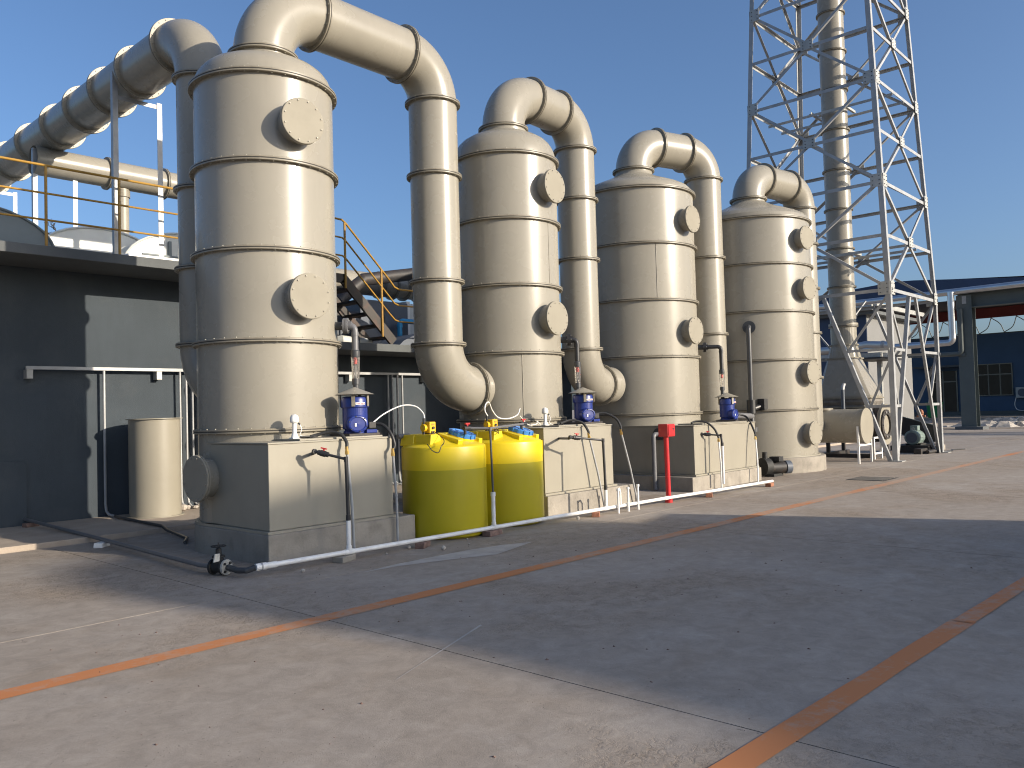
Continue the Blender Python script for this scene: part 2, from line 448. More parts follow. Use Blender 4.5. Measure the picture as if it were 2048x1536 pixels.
# painted lines: slightly uneven sheets 4 mm above the slabs
def painted(name, x0, x1, yc, w, dy=0.0, step=0.25, seed=1, z=0.004):
    rnd = random.Random(seed); b = MB(); vs = []; n = int((x1 - x0) / step); o = [0, 0]
    for i in range(n + 1):
        x = x0 + (x1 - x0) * i / n; y = yc + dy * (x - x0) / (x1 - x0)
        for k in (0, 1): o[k] = o[k] * 0.75 + rnd.uniform(-0.0035, 0.0035)
        vs += [(x, y - w / 2 + o[0], z), (x, y + w / 2 + o[1], z)]
    b.add(vs, [(2 * i, 2 * i + 2, 2 * i + 3, 2 * i + 1) for i in range(n)])
    return struct(b.build(name, 'orange'))
painted('lane_line', -12, 44.4, 5.93, 0.195, -0.63, seed=3)
painted('lane_line', -2, 6.75, 2.083, 0.158, -0.344, seed=5)
painted('lane_line', 6.70, 30, 1.732, 0.140, -0.91, seed=9, z=0.008)

# pale repair patch and a scratched line on the slabs
M['patch'] = mat('pale_patch', (0.41, 0.38, 0.345), 0.9, var=0.16, scale=5, bump=0.3, bscale=40, dirt=(0.37, 0.32, 0.27), dirt_amt=0.8, dirt_scale=3.2)
pp_ = [(5.30, 7.06), (5.72, 7.02), (6.3, 6.84), (6.85, 6.62), (7.25, 6.72), (7.75, 6.86), (7.4, 7.02), (6.9, 7.10), (6.3, 7.13), (5.8, 7.13)]
b = MB(); b.add([(x, y, 0.0035) for x, y in pp_], [tuple(range(len(pp_)))]); struct(b.build('repair_patch', 'patch'))
b = MB(); b.add([(3.28, 4.06, 0.0032), (3.29, 4.07, 0.0032), (4.53, 4.57, 0.0032), (4.525, 4.545, 0.0032)], [(0, 3, 2, 1)]); struct(b.build('scratch_mark', 'patch'))
gr = MB(); rnd = random.Random(21)
for k in range(150):
    x, y = rnd.uniform(1.2, 9.0), rnd.uniform(1.6, 7.4); r = rnd.uniform(0.003, 0.011); h = r * rnd.uniform(.5, 1.1)
    ring = [(x + r * math.cos(PI * i / 3 + .3) * rnd.uniform(.6, 1.3), y + r * 1.3 * math.sin(PI * i / 3 + .3) * rnd.uniform(.6, 1.3), 0.0005) for i in range(6)]
    gr.add(ring + [(x + rnd.uniform(-r, r) * .4, y, h)], [(i, (i + 1) % 6, 6) for i in range(6)])
o = gr.build('grit', 'brick_dull', stuff=True); o['label'] = 'dark grit and paint flakes strewn over the concrete yard'

# ------------------------------------------------------------------ scrubber towers
def flange_ring(R, z, parent, c, w=0.058, t=0.019, n=84, axis=(0, 0, 1), bolts=36, name='flange'):
    """two bolted collars with a black ring between that paints the shade under them; c = centre on the axis at the joint"""
    b = MB(); g = 0.007
    pr = [(R - 0.012, -t - g), (R + w - 0.004, -t - g), (R + w, -t - g + 0.004), (R + w, -g), (R + w - 0.014, -g), (R + w - 0.014, g), (R + w, g),
          (R + w, t + g - 0.004), (R + w - 0.004, t + g), (R - 0.012, t + g)]
    b.lathe(pr, n, c, axis)
    f = b.build(name, 'pp_flange', parent)
    gk = MB(); gk.lathe([(R - 0.01, -g - 0.003), (R + w - 0.003, -g - 0.003), (R + w - 0.003, g + 0.003), (R - 0.01, g + 0.003)], n, c, axis)  # black gasket ring doubles as painted shade below the collar
    gk.build('shade_gasket', 'shade_gasket', f)
    if bolts:
        bb = MB(); cz = Vector(c); ax = Vector(axis).normalized()
        x = Vector((1, 0, 0)) if abs(ax.x) < 0.9 else Vector((0, 1, 0)); x = (x - ax * x.dot(ax)).normalized(); y = ax.cross(x)
        for k in range(bolts):
            t_ = 2 * PI * (k + 0.5) / bolts
            p = cz + (x * math.cos(t_) + y * math.sin(t_)) * (R + w * 0.55)
            bb.cyl(p - ax * (t + g + 0.012), p + ax * (t + g + 0.012), 0.009, n=6, smooth=False)
        bb.build('bolts', 'bolt_dull', f, stuff=True)
    return f

def manhole(parent, A, R, phi, z, r=0.235, out=0.17, name='manhole'):
    """round manhole: neck, blind cover and its bolts; phi measured from -Y towards +X"""
    d = Vector((math.sin(phi), -math.cos(phi), 0))
    c = Vector((A[0], A[1], z)) + d * (R - 0.03)
    b = MB(); b.cyl(c, c + d * (out + 0.03), r, n=40, caps=False)
    b.cyl(c + d * (out + 0.008), c + d * (out + 0.03), r + 0.052, n=48)
    nk = b.build(name, 'pp', parent)
    cv = MB()
    e = c + d * (out + 0.033)
    cv.lathe([(0.0004, 0.022), (r + 0.040, 0.022), (r + 0.048, 0.018), (r + 0.050, 0.010), (r + 0.050, 0.0), (0.0004, 0.0)], 56, e, d)
    cv.build('cover', 'cover', nk)
    bb = MB(); s = d.cross(Vector((0, 0, 1)))
    for k in range(12):
        t = 2 * PI * (k + 0.5) / 12
        p = e + (s * math.cos(t) + Vector((0, 0, 1)) * math.sin(t)) * (r + 0.018)
        bb.cyl(p + d * 0.02, p + d * 0.036, 0.0085, n=6, smooth=False)
    bb.build('bolts', 'bolt_dull', nk, stuff=True)

def tower(A, R, zs, zbase, zneck, label, r_neck, holes, dome, box=None):
    t = thing('scrubber_tower', label, 'scrubber tower', (A[0], A[1], 0), 'scrubber towers in a row')
    lv = [zbase] + zs
    for k in range(len(lv) - 1):
        b = MB(); rr = R + random.uniform(-0.004, 0.004)
        b.lathe([(rr, lv[k] + 0.001), (rr, lv[k + 1] - 0.001)], 120, (A[0], A[1], 0))
        # vertical weld seam of the rolled sheet
        a = random.uniform(-0.5, 2 * PI - 1.2)
        b.beam((A[0] + (rr) * math.cos(a), A[1] + rr * math.sin(a), lv[k]), (A[0] + rr * math.cos(a), A[1] + rr * math.sin(a), lv[k + 1]), 0.012, 0.012)
        b.build('shell', 'pp', t)
    for z in zs: flange_ring(R, z, t, (A[0], A[1], z))
    b = MB(); b.lathe([(R - 0.01, zbase - 0.03), (R + 0.05, zbase - 0.03), (R + 0.05, zbase), (R - 0.01, zbase)], 96, (A[0], A[1], 0))
    b.build('base_ring', 'pp_box', t)
    zt = zs[-1]
    pr = [(R + 0.0, zt + 0.02)] + [(R * f, zt + (zneck - zt) * h) for f, h in dome] + [(r_neck, zneck - 0.06), (r_neck, zneck)]
    b = MB(); b.lathe(pr, 120, (A[0], A[1], 0)); b.build('dome', 'pp', t)
    for h in holes: manhole(t, A, R, *h)
    if box:
        x0, x1, y0, z1 = box
        b = MB(); b.box(x0, y0, zbase + 0.002, x1, A[1], z1 - 0.022); b.build('tank_box', 'pp_box', t, bevel=0.006)
        b = MB(); b.box(x0 - 0.012, y0 - 0.012, z1 - 0.020, x1 + 0.012, A[1] - 0.02, z1); b.build('box_lid', 'pp_box', t, bevel=0.004)
        b = MB(); b.box(x0 + 0.45, y0 + 0.06, z1 + 0.001, x1 - 0.10, y0 + 0.62, z1 + 0.022); b.build('access_plate', 'pp_box', t, bevel=0.003)
        b = MB(); b.box(x0 - 0.045, y0 - 0.045, zbase - 0.032, x1 + 0.045, A[1], zbase); b.build('base_lip', 'pp_box', t, bevel=0.003)
    return t

DOME_A = [(0.995, 0.10), (0.985, 0.22), (0.955, 0.36), (0.90, 0.50), (0.82, 0.62), (0.70, 0.73), (0.56, 0.82), (0.47, 0.88)]
DOME_B = [(0.995, 0.08), (0.98, 0.17), (0.93, 0.28), (0.84, 0.38), (0.70, 0.50), (0.55, 0.62), (0.42, 0.74), (0.335, 0.84)]
T1, R1 = (5.84, 9.72), 0.893
T2, R2 = (10.60, 9.78), 0.905
T3, R3 = (15.37, 10.26), 1.275
T4, R4 = (19.50, 9.57), 1.435
tower(T1, R1, [1.49, 2.60, 3.73, 4.83, 5.93], 0.37, 6.43, 'beige scrubber tower with a manhole low on its shaded flank, nearest the plain grey drum', 0.405,
      [(math.radians(-6), 5.30), (math.radians(-3), 3.13), (math.radians(-86), 0.93)], DOME_A, (4.955, 6.725, 8.30, 1.365))
tower(T2, R2, [1.49, 2.61, 3.74, 4.85, 5.96], 0.35, 6.58, 'beige scrubber tower rising behind the two yellow tanks', 0.405,
      [(math.radians(3), 5.40), (math.radians(1), 3.17)], DOME_A, (9.72, 11.52, 8.30, 1.37))
tower(T3, R3, [1.49, 2.69, 3.88, 5.07, 6.25], 0.31, 6.88, 'beige scrubber tower behind the red post, third from the dark wall', 0.41,
      [(math.radians(-1), 5.58), (math.radians(-2), 3.22)], DOME_B, (14.09, 16.66, 8.22, 1.265))
tower(T4, R4, [1.49, 2.68, 3.84, 4.98, 6.10], 0.39, 6.80, 'wide beige scrubber tower on a round concrete base with four manholes', 0.40,
      [(math.radians(-10), 5.58), (math.radians(-9), 4.37), (math.radians(-8), 2.36), (math.radians(-8.5), 0.91)], DOME_B)

# concrete plinths
def plinth(A, R, box, h, label):
    x0, x1, y0 = box; b = MB(); n = 24; poly = [(x0, A[1]), (x0, y0), (x1, y0), (x1, A[1])]
    cx = A[0]; rr = R + 0.06
    back = [(cx + rr * math.cos(PI * k / n), A[1] + rr * math.sin(PI * k / n)) for k in range(n + 1)]
    poly = [(x0, y0), (x1, y0)] + ([(x1, A[1])] if x1 > back[0][0] + 0.01 else []) + back + ([(x0, A[1])] if x0 < back[-1][0] - 0.01 else [])
    b.extrude(poly, (0, 0, -0.02), (1, 0, 0), (0, 1, 0), h + 0.02)
    return tag(b.build('concrete_plinth', 'plinth', bevel=0.012), label, 'plinth', 'concrete plinths under the towers')
plinth(T1, R1, (4.90, 7.03, 8.235), 0.337, 'grey concrete plinth beside the gate valve, under the nearest tower')
plinth(T2, R2, (9.66, 12.0, 8.20), 0.316, 'concrete plinth with thin white pipe stubs standing before it')
plinth(T3, R3, (13.85, 16.72, 8.14), 0.276, 'long concrete plinth behind the foot of the red post')
b = MB(); b.lathe([(0.001, -0.02), (R4 + 0.17, -0.02), (R4 + 0.17, 0.345), (R4 + 0.15, 0.36), (0.001, 0.36)], 64, (T4[0], T4[1], 0))
tag(b.build('concrete_plinth', 'plinth'), 'round board-marked concrete plinth under the widest tower', 'plinth', 'concrete plinths under the towers')

# ------------------------------------------------------------------ transfer ducts between the towers
def seg(p0, p1, r, parent, name='pipe_section', n=64):
    b = MB(); b.cyl(p0, p1, r, n=n, caps=False); return b.build(name, 'pp', parent)
def elbow(p0, d0, d1, rb, r, parent, n=64):
    b = MB(); b.tube(bend(p0, d0, d1, rb, 18), r, n, caps=False); return b.build('elbow', 'pp', parent)
UP, DN = Vector((0, 0, 1)), Vector((0, 0, -1))
def duct(label, A, zneck, r, rb1, B, rb2, joints, end=None, rend=0.7):
    """neck collar, elbow, run, elbow, riser with collars, last elbow into the next tower"""
    t = thing('transfer_duct', label, 'duct', (A[0], A[1], zneck), 'arched ducts linking the towers')
    h = Vector((B[0] - A[0], B[1] - A[1], 0)); Lh = h.length; h.normalize()
    p = Vector((A[0], A[1], zneck)); flange_ring(r, 0, t, p, w=0.07, bolts=20, n=56)
    elbow(p, UP, h, rb1, r, t)
    a = p + UP * rb1 + h * rb1; flange_ring(r, 0, t, a, axis=h, bolts=20, n=56)
    e = Vector((B[0], B[1], a.z)) - h * rb2
    seg(a, e, r, t); flange_ring(r, 0, t, e, axis=h, bolts=20, n=56)
    elbow(e, h, DN, rb2, r, t)
    q = Vector((B[0], B[1], a.z - rb2)); zz = [q.z] + joints
    for k, z in enumerate(zz):
        flange_ring(r, 0, t, (B[0], B[1], z), bolts=20, n=56)
        if k + 1 < len(zz): seg((B[0], B[1], zz[k + 1]), (B[0], B[1], z), r, t)
    if end:
        d = Vector((end[0] - B[0], end[1] - B[1], 0)).normalized()
        s = Vector((B[0], B[1], zz[-1])); elbow(s, DN, d, rend, r, t)
        f = s + DN * rend + d * rend; flange_ring(r, 0, t, f, axis=d, w=0.055, bolts=20, n=56)
        seg(f, f + d * 0.45, r, t, 'inlet_stub')
    return t
duct('longest arched beige duct, from the nearest tower down behind the yellow tanks', T1, 6.45, 0.388, 0.80, (8.90, 9.75), 0.64, [5.43, 3.73, 2.73], T2, 0.70)
duct('beige arched duct coming down beside the tower with the white stubs', T2, 6.60, 0.372, 0.74, (12.80, 9.90), 0.62, [5.73, 4.55, 2.80], T3, 0.68)
duct('beige arched duct between the red post tower and the widest tower', T3, 6.90, 0.395, 0.62, (17.33, 9.62), 0.60, [5.07, 3.29, 1.50], None)
duct('shortest beige arched duct, over the widest tower next to the lattice mast', T4, 6.82, 0.395, 0.60, (21.75, 9.20), 0.56, [5.9, 4.7, 3.5, 2.3], None)
b = MB(); b.cyl((21.75, 9.2, 0.9), (21.75, 9.2, 2.3), 0.395, n=48, caps=False); b.build('pipe_section', 'pp', bpy.data.objects['transfer_duct.003'])
b = MB(); b.cyl((17.33, 9.62, 0.0), (17.33, 9.62, 1.5), 0.395, n=48, caps=False); b.build('pipe_section', 'pp', bpy.data.objects['transfer_duct.002'])

# inlet duct: riser behind the nearest tower and the long run over the roof
t = thing('inlet_duct', 'long beige duct with many collars running over the dark roof', 'duct', (5.806, 11.365, 2.7))
IX, IY, IR = 5.806, 11.365, 0.355
elbow((IX, IY, 2.72), DN, (0, -1, 0), 0.60, IR, t)
seg((IX, IY - 0.60, 2.12), (IX, 10.4, 2.12), IR, t)
zz = [2.72, 3.82, 4.98, 6.61]
for k, z in enumerate(zz):
    flange_ring(IR, 0, t, (IX, IY, z), bolts=20, n=56)
    if k < 3: seg((IX, IY, z), (IX, IY, zz[k + 1]), IR, t)
elbow((IX, IY, 6.61), UP, (0, 1, 0), 0.76, IR + 0.01, t)
ys = [IY + 0.76, 13.42, 14.56, 15.71, 16.9, 18.34, 19.86, 21.4, 22.9, 24.8]
for k, y in enumerate(ys):
    flange_ring(IR + 0.01, 0, t, (IX, y, 7.37), axis=(0, 1, 0), w=0.065, bolts=20, n=56)
    if k + 1 < len(ys): seg((IX, y, 7.37), (IX, ys[k + 1], 7.37), IR + 0.01, t)

# ------------------------------------------------------------------ dark building behind the towers
bld = thing('service_building', 'long low dark blue-grey building with a flat roof edge behind the towers', 'building', (0, 14.42, 0.074))
b = MB(); b.box(-15.28, 14.42, 0.074, 9.283, 25.785, 4.138); b.build('wall', 'dark_wall', bld)
b = MB(); b.box(9.285, 14.42, 0.074, 18.145, 25.785, 2.93); b.build('wall', 'dark_wall', bld)
b = MB(); b.box(-15.471, 13.274, 4.14, 9.34, 25.881, 4.295); b.build('roof_slab', 'dark_slab', bld, bevel=0.01)
b = MB(); b.box(9.341, 13.274, 2.932, 18.336, 25.881, 3.087); b.build('roof_slab', 'dark_slab', bld, bevel=0.01)
b = MB(); b.box(2.865, 14.363, 0.074, 4.345, 14.419, 1.077); b.build('wall_panel', 'dark_wall', bld)

# strut channel and conduits on the wall
st = thing('cable_channel', 'galvanised channel fixed along the dark wall at head height', 'channel', (4.297, 14.373, 2.529))
b = MB(); b.box(4.326, 14.258, 2.51, 13.943, 14.315, 2.562); b.build('rail', 'galv', st)
for x in (4.374, 6.418, 8.6, 10.5, 12.6):
    b = MB(); b.box(x - 0.04, 14.268, 2.366, x + 0.05, 14.419, 2.508); b.build('bracket', 'galv_dull', st)
def conduit(x, y, z0, z1, r, lab, bendout=True, m='galv'):
    b = MB(); path = [(x, y, z1), (x, y, z0 + 0.22)] + ([(x + 0.005, y - 0.02, z0 + 0.10), (x + 0.03, y - 0.07, z0 + 0.04), (x + 0.08, y - 0.16, z0 + 0.022)] if bendout else [(x, y, z0)])
    b.tube(path, r, 10)
    return tag(b.build('conduit_pipe', m), lab, 'conduit', 'conduits on the dark wall')
conduit(5.50, 14.292, 0.075, 2.508, 0.022, 'single bright conduit down the dark wall beside the plain drum')
for k, x in enumerate((6.80, 6.915, 7.03, 7.145)):
    conduit(x, 14.292, 0.075, 2.508, 0.02, ('first', 'second', 'third', 'last')[k] + ' conduit counted from the plain drum, in the bunch behind the nearest tower')
for k, x in enumerate((11.51, 11.63, 11.775, 11.91)):
    conduit(x, 14.292, 0.075, 2.508, 0.022, ('first', 'second', 'third', 'last')[k] + ' conduit counted from the nearest tower, in the bunch behind the yellow tanks')
for k in range(7):
    b = MB(); a = random.uniform(0, 3); x, y = 6.69 + 0.125 * k, 14.06 + random.uniform(-.1, .1); r = random.uniform(0.05, 0.1)
    b.lathe([(0.002, 0)] + [(r * math.sin(PI * q / 5) * random.uniform(.8, 1.2), r * (1 - math.cos(PI * q / 5)) * .6) for q in range(1, 5)] + [(0.002, r * 1.2)], 7, (x, y, 0.075), (0, 0, 1), False)
    tag(b.build('rubble_stone', 'stone'), 'small pale rubble stone at the foot of the bunched conduits', 'stone', 'rubble at the dark wall')
# plain drum standing on the apron
d = thing('duct_drum', 'plain beige open-ended drum standing on the apron by the dark wall', 'drum', (6.074, 13.704, 0.075))
b = MB(); b.lathe([(0.402, 0.016), (0.402, 1.60), (0.390, 1.60), (0.390, 0.016)], 64, (6.074, 13.704, 0.074)); b.build('shell', 'pp_box', d)
b = MB(); b.lathe([(0.39, 1.602), (0.440, 1.602), (0.440, 1.616), (0.39, 1.616)], 64, (6.074, 13.704, 0.074), closed=True); b.build('rim', 'pp_box', d)
b = MB(); b.lathe([(0.39, 0.002), (0.45, 0.002), (0.45, 0.016), (0.39, 0.016)], 64, (6.074, 13.704, 0.074), closed=True); b.build('foot_flange', 'pp_box', d)

# roof: yellow railing, posts under the duct, tank covers, second duct
rl = thing('roof_railing', 'yellow three-rail guard along the dark roof edge', 'railing', (0, 13.351, 4.295))
YR = 13.351
for z in (5.518, 5.097, 4.696):
    b = MB(); b.cyl((-12, YR, z), (9.25, YR, z), 0.019 if z > 5.3 else 0.016, n=10); b.build('rail', 'rail_yellow', rl)
for x in (-9.4, -7.1, -4.8, -2.5, 0.28, 2.24, 4.336, 5.405, 7.45, 9.22):
    b = MB(); b.cyl((x, YR, 4.295), (x, YR, 5.518), 0.022, n=10); b.build('post', 'rail_yellow', rl)
def frame(y, zl, zr, lab, x0=5.434, x1=6.246):
    t = thing('pipe_trestle', lab, 'pipe support', (5.84, y, 4.295), 'steel frames holding up the roof duct')
    for x, z, a in ((x0, zl, (1, 0, 0)), (x1, zr, (-1, 0, 0))):
        b = MB(); b.angle((x, y, 4.295), (x, y, z), 0.085, 0.009, a, (0, 1, 0)); b.build('post', 'galv', t)
    b = MB(); b.angle((x0, y + .012, 6.985), (x1, y + .012, 6.985), 0.07, 0.008, (0, 0, -1), (0, 1, 0)); b.build('crossbar', 'galv', t)
    for x in (x0, x1):
        b = MB(); b.box(x - 0.11, y - 0.1, 4.296, x + 0.11, y + 0.12, 4.31); b.build('foot_plate', 'galv_dull', t)
frame(13.63, 7.35, 7.017, 'galvanised frame holding the duct right at the roof edge')
frame(17.43, 7.007, 7.007, 'galvanised frame holding the duct between the pale arched covers')
frame(21.1, 7.007, 7.007, 'galvanised frame holding the far end of the duct')
def vault(x0, x1, y0, y1, ztop, m, lab, ribs=True):
    t = thing('tank_cover', lab, 'tank cover', ((x0 + x1) / 2, y0, 4.295), 'arched covers on the roof')
    cx, hw, n = (x0 + x1) / 2, (x1 - x0) / 2, 18
    pts = [(cx - hw * math.cos(PI * k / n), 4.30 + (ztop - 4.30) * math.sin(PI * k / n) ** 0.8) for k in range(n + 1)]
    b = MB(); vs = [(x, y, z) for y in (y0, y1) for x, z in pts]
    b.add(vs, [(k, k + 1, n + 2 + k, n + 1 + k) for k in range(n)], True); b.build('shell', m, t)
    b = MB(); b.extrude([(x, z) for x, z in pts], (0, y0 - 0.02, 0), (1, 0, 0), (0, 0, 1), -0.018); b.build('end_wall', m, t)
    b = MB(); b.extrude([(x, z) for x, z in pts], (0, y1, 0), (1, 0, 0), (0, 0, 1), -0.02); b.build('end_wall', m, t)
    b = MB(); b.tube([(x, y0 - 0.03, z + 0.01) for x, z in pts], 0.022, 8); b.build('edge_rim', m, t)
    if ribs:
        for x in (cx - hw * 0.35, cx + hw * 0.3):
            b = MB(); b.box(x - 0.025, y0 - 0.075, 4.305, x + 0.025, y0 - 0.04, 4.305 + (ztop - 4.305) * 0.78); b.build('rib', 'frp_dark', t)
        b = MB(); b.box(cx - hw * 0.75, y0 - 0.11, 4.639, cx + hw * 0.8, y0 - 0.077, 4.677); b.build('rib', 'frp_dark', t)
    return t
vault(2.1, 4.92, 14.7, 23, 5.135, 'frp_dark', 'dark grey arched cover at the roof edge under the yellow rail', False)
vault(4.82, 7.21, 15.66, 24, 5.19, 'frp', 'sunlit pale arched cover below the overhead duct', False)
vault(6.06, 8.69, 14.9, 15.5, 5.135, 'frp', 'pale arched cover with dark ribs near the nearest tower', True)
b = MB(); b.box(5.587, 13.465, 4.298, 6.446, 13.848, 4.372); tag(b.build('kerb_block', 'white_paint', bevel=0.01), 'low white block on the roof edge at the duct frame', 'block')
t = thing('branch_duct', 'plain beige duct crossing behind the overhead roof duct', 'duct', (6.685, 17.381, 6.759))
xs = [5.45, 6.83, 8.02, 9.17, 10.5]
for k in range(4):
    seg((xs[k], 17.477, 6.778), (xs[k + 1], 17.477, 6.778), 0.277, t)
    if k: flange_ring(0.277, 0, t, (xs[k], 17.477, 6.778), axis=(1, 0, 0), bolts=0, n=40)
t = thing('duct_post', 'beige tubular post under the crossing roof duct', 'post', (7.143, 17.477, 4.295))
b = MB(); b.cyl((7.143, 17.477, 4.295), (7.143, 17.477, 6.501), 0.125, n=24); b.build('tube', 'pp_box', t)
b = MB(); b.cyl((7.143, 17.477, 6.33), (7.143, 17.477, 6.473), 0.15, n=24); b.build('collar', 'pp_flange', t)

# roof access stair between the two roof levels, and its guard
sr = thing('roof_stair', 'brown steel stair with yellow handrails between the two roof levels', 'stair', (10.123, 13.848, 3.087))
A0, A1 = Vector((9.884, 13.609, 4.391)), Vector((11.135, 13.609, 3.169))
for dy in (0, 0.80):
    b = MB(); b.beam(A0 + Vector((0, dy, 0)), A1 + Vector((0, dy, 0)), 0.06, 0.20); b.beam((9.407, 13.609 + dy, 4.40), (9.894, 13.609 + dy, 4.40), 0.06, 0.18)
    b.build('stringer', 'stair', sr)
for k in range(5):
    f = (k + 0.75) / 5.2; p = A0.lerp(A1, f)
    b = MB(); b.box(p.x - 0.12, 13.642, p.z - 0.03, p.x + 0.12, 14.339, p.z + 0.02); b.build('tread', 'stair', sr)
b = MB(); b.box(9.359, 13.647, 4.372, 9.837, 14.335, 4.415); b.build('landing', 'stair', sr)
for dy in (-0.05,):
    y = 13.609 + dy
    for h in (1.127, 0.764, 0.40):
        path = [(9.38, y, 4.467 + h), (9.84, y, 4.448 + h), (9.93, y, 4.39 + h)] + [(11.03, y, 3.34 + h), (11.15, y, 3.254 + h * 0.96), (11.27, y, 3.226 + h * 0.95), (13.3, y, 3.226 + h * 0.95)]
        b = MB(); b.tube(path, 0.021 if h > 1 else 0.018, 8); b.build('handrail', 'rail_yellow', sr)
    for x, z0, z1 in ((9.903, 4.202, 5.518), (10.811, 3.266, 4.677)):
        b = MB(); b.cyl((x, y, z0), (x, y, z1), 0.024, n=8); b.build('post', 'rail_yellow', sr)

# plant on the low roof seen beyond the stair
t = thing('rear_duct', 'beige collared duct lying across the low roof beyond the stair', 'duct', (11.46, 16.426, 4.849))
xs = [9.45, 10.7, 13.0, 13.42, 13.8, 14.28, 16.7]
for k in range(len(xs) - 1):
    seg((xs[k], 16.426, 4.907), (xs[k + 1], 16.426, 4.907), 0.287, t)
    if k: flange_ring(0.287, 0, t, (xs[k], 16.426, 4.907), axis=(1, 0, 0), bolts=0, n=40)
t = thing('rising_pipe', 'dark grey bent pipe rising in front of the beige roof duct', 'pipe', (11.46, 15.471, 4.467))
b = MB(); b.tube([(11.078, 15.471, 4.229), (11.508, 15.471, 4.582), (11.794, 15.471, 4.802), (13.943, 15.471, 5.212)], 0.15, 20); b.build('tube', 'dark_steel', t)
b = MB(); b.cyl((13.943, 15.471, 5.212), (14.086, 15.471, 5.241), 0.2, n=20); b.build('end_flange', 'pp_flange', t)
t = thing('equipment_box', 'slate painted equipment box on the low roof behind the stair', 'box', (12.319, 16.044, 3.087))
b = MB(); b.box(11.985, 15.853, 3.087, 13.465, 16.999, 4.42); b.build('casing', 'slate', t, bevel=0.03)
b = MB(); b.box(12.701, 15.839, 3.226, 12.74, 15.851, 4.372); b.build('seam', 'dark_slab', t)
t = thing('white_cabinet', 'white cabinet with rounded pipe loops on the low roof', 'cabinet', (14.038, 16.139, 3.087))
b = MB(); b.box(13.656, 16.139, 3.087, 13.771, 16.808, 4.515); b.build('side_panel', 'white_paint', t)
b = MB(); b.box(13.772, 16.235, 3.608, 15.089, 16.808, 4.486); b.build('body', 'frp', t, bevel=0.05)
t = thing('blue_pipe', 'bright blue elbow pipe on the low roof beside the white cabinet', 'pipe', (13.37, 15.566, 3.087))
b = MB(); b.tube([(12.94, 15.566, 3.087), (12.94, 15.566, 3.818)] + bend((12.94, 15.566, 3.818), UP, (1, 0, 0), 0.1, 6) + [(14.803, 15.566, 3.913)], 0.062, 14); b.build('tube', 'cyan', t)
b = MB(); b.cyl((12.94, 15.566, 3.761), (12.94, 15.566, 3.827), 0.075, n=14); b.build('collar', 'cyan', t)
def low_vault(x0, x1, y0, y1, h, m, lab):
    t = thing('tank_cover', lab, 'tank cover', ((x0 + x1) / 2, y0, 3.087), 'arched covers on the roof')
    cx, hw, n = (x0 + x1) / 2, (x1 - x0) / 2, 16
    pts = [(cx - hw * math.cos(PI * k / n), 3.09 + h * math.sin(PI * k / n)) for k in range(n + 1)]
    b = MB(); b.add([(x, y, z) for y in (y0, y1) for x, z in pts], [(k, k + 1, n + 2 + k, n + 1 + k) for k in range(n)], True); b.build('shell', m, t)
    b = MB(); b.extrude(pts, (0, y0 - .01, 0), (1, 0, 0), (0, 0, 1), -0.02); b.build('end_wall', m, t)
    b = MB(); b.box(x0 - .05, y0 + 0.3, 3.092, x0 - .0, y1, 3.188); b.build('edge_rim', 'frp', t)
low_vault(11.85, 16.05, 14.33, 15.38, 0.525, 'slate', 'slate grey domed cover at the foot of the roof stair')
low_vault(9.65, 11.65, 14.61, 16.43, 0.716, 'slate', 'slate arched cover seen through the stair treads')
t = thing('pale_pipe', 'short pale pipe lying at the low roof edge under the stair', 'pipe', (10.314, 13.656, 3.13))
b = MB(); b.tube([(10.075, 14.516, 3.188), (10.266, 14.229, 3.226), (10.982, 14.229, 3.188)], 0.10, 16); b.build('tube', 'frp', t)
b = MB(); b.lathe([(0.10, 0), (0.125, 0), (0.125, 0.04), (0.10, 0.04)], 16, (10.6, 14.229, 3.207), (1, 0, 0), closed=True); b.build('collar', 'slate', t)
for k, (x, y, z0, z1) in enumerate(((9.74, 15.28, 4.133, 4.209), (10.41, 14.9, 3.80, 3.856))):
    b = MB(); b.cyl((x - 1.2, y, z0), (x + 0.8, y, z1), 0.10, n=16); tag(b.build('dark_pipe', 'dark_steel'), ('dark pipe under the stair landing', 'dark pipe crossing behind the middle stair treads')[k], 'pipe')

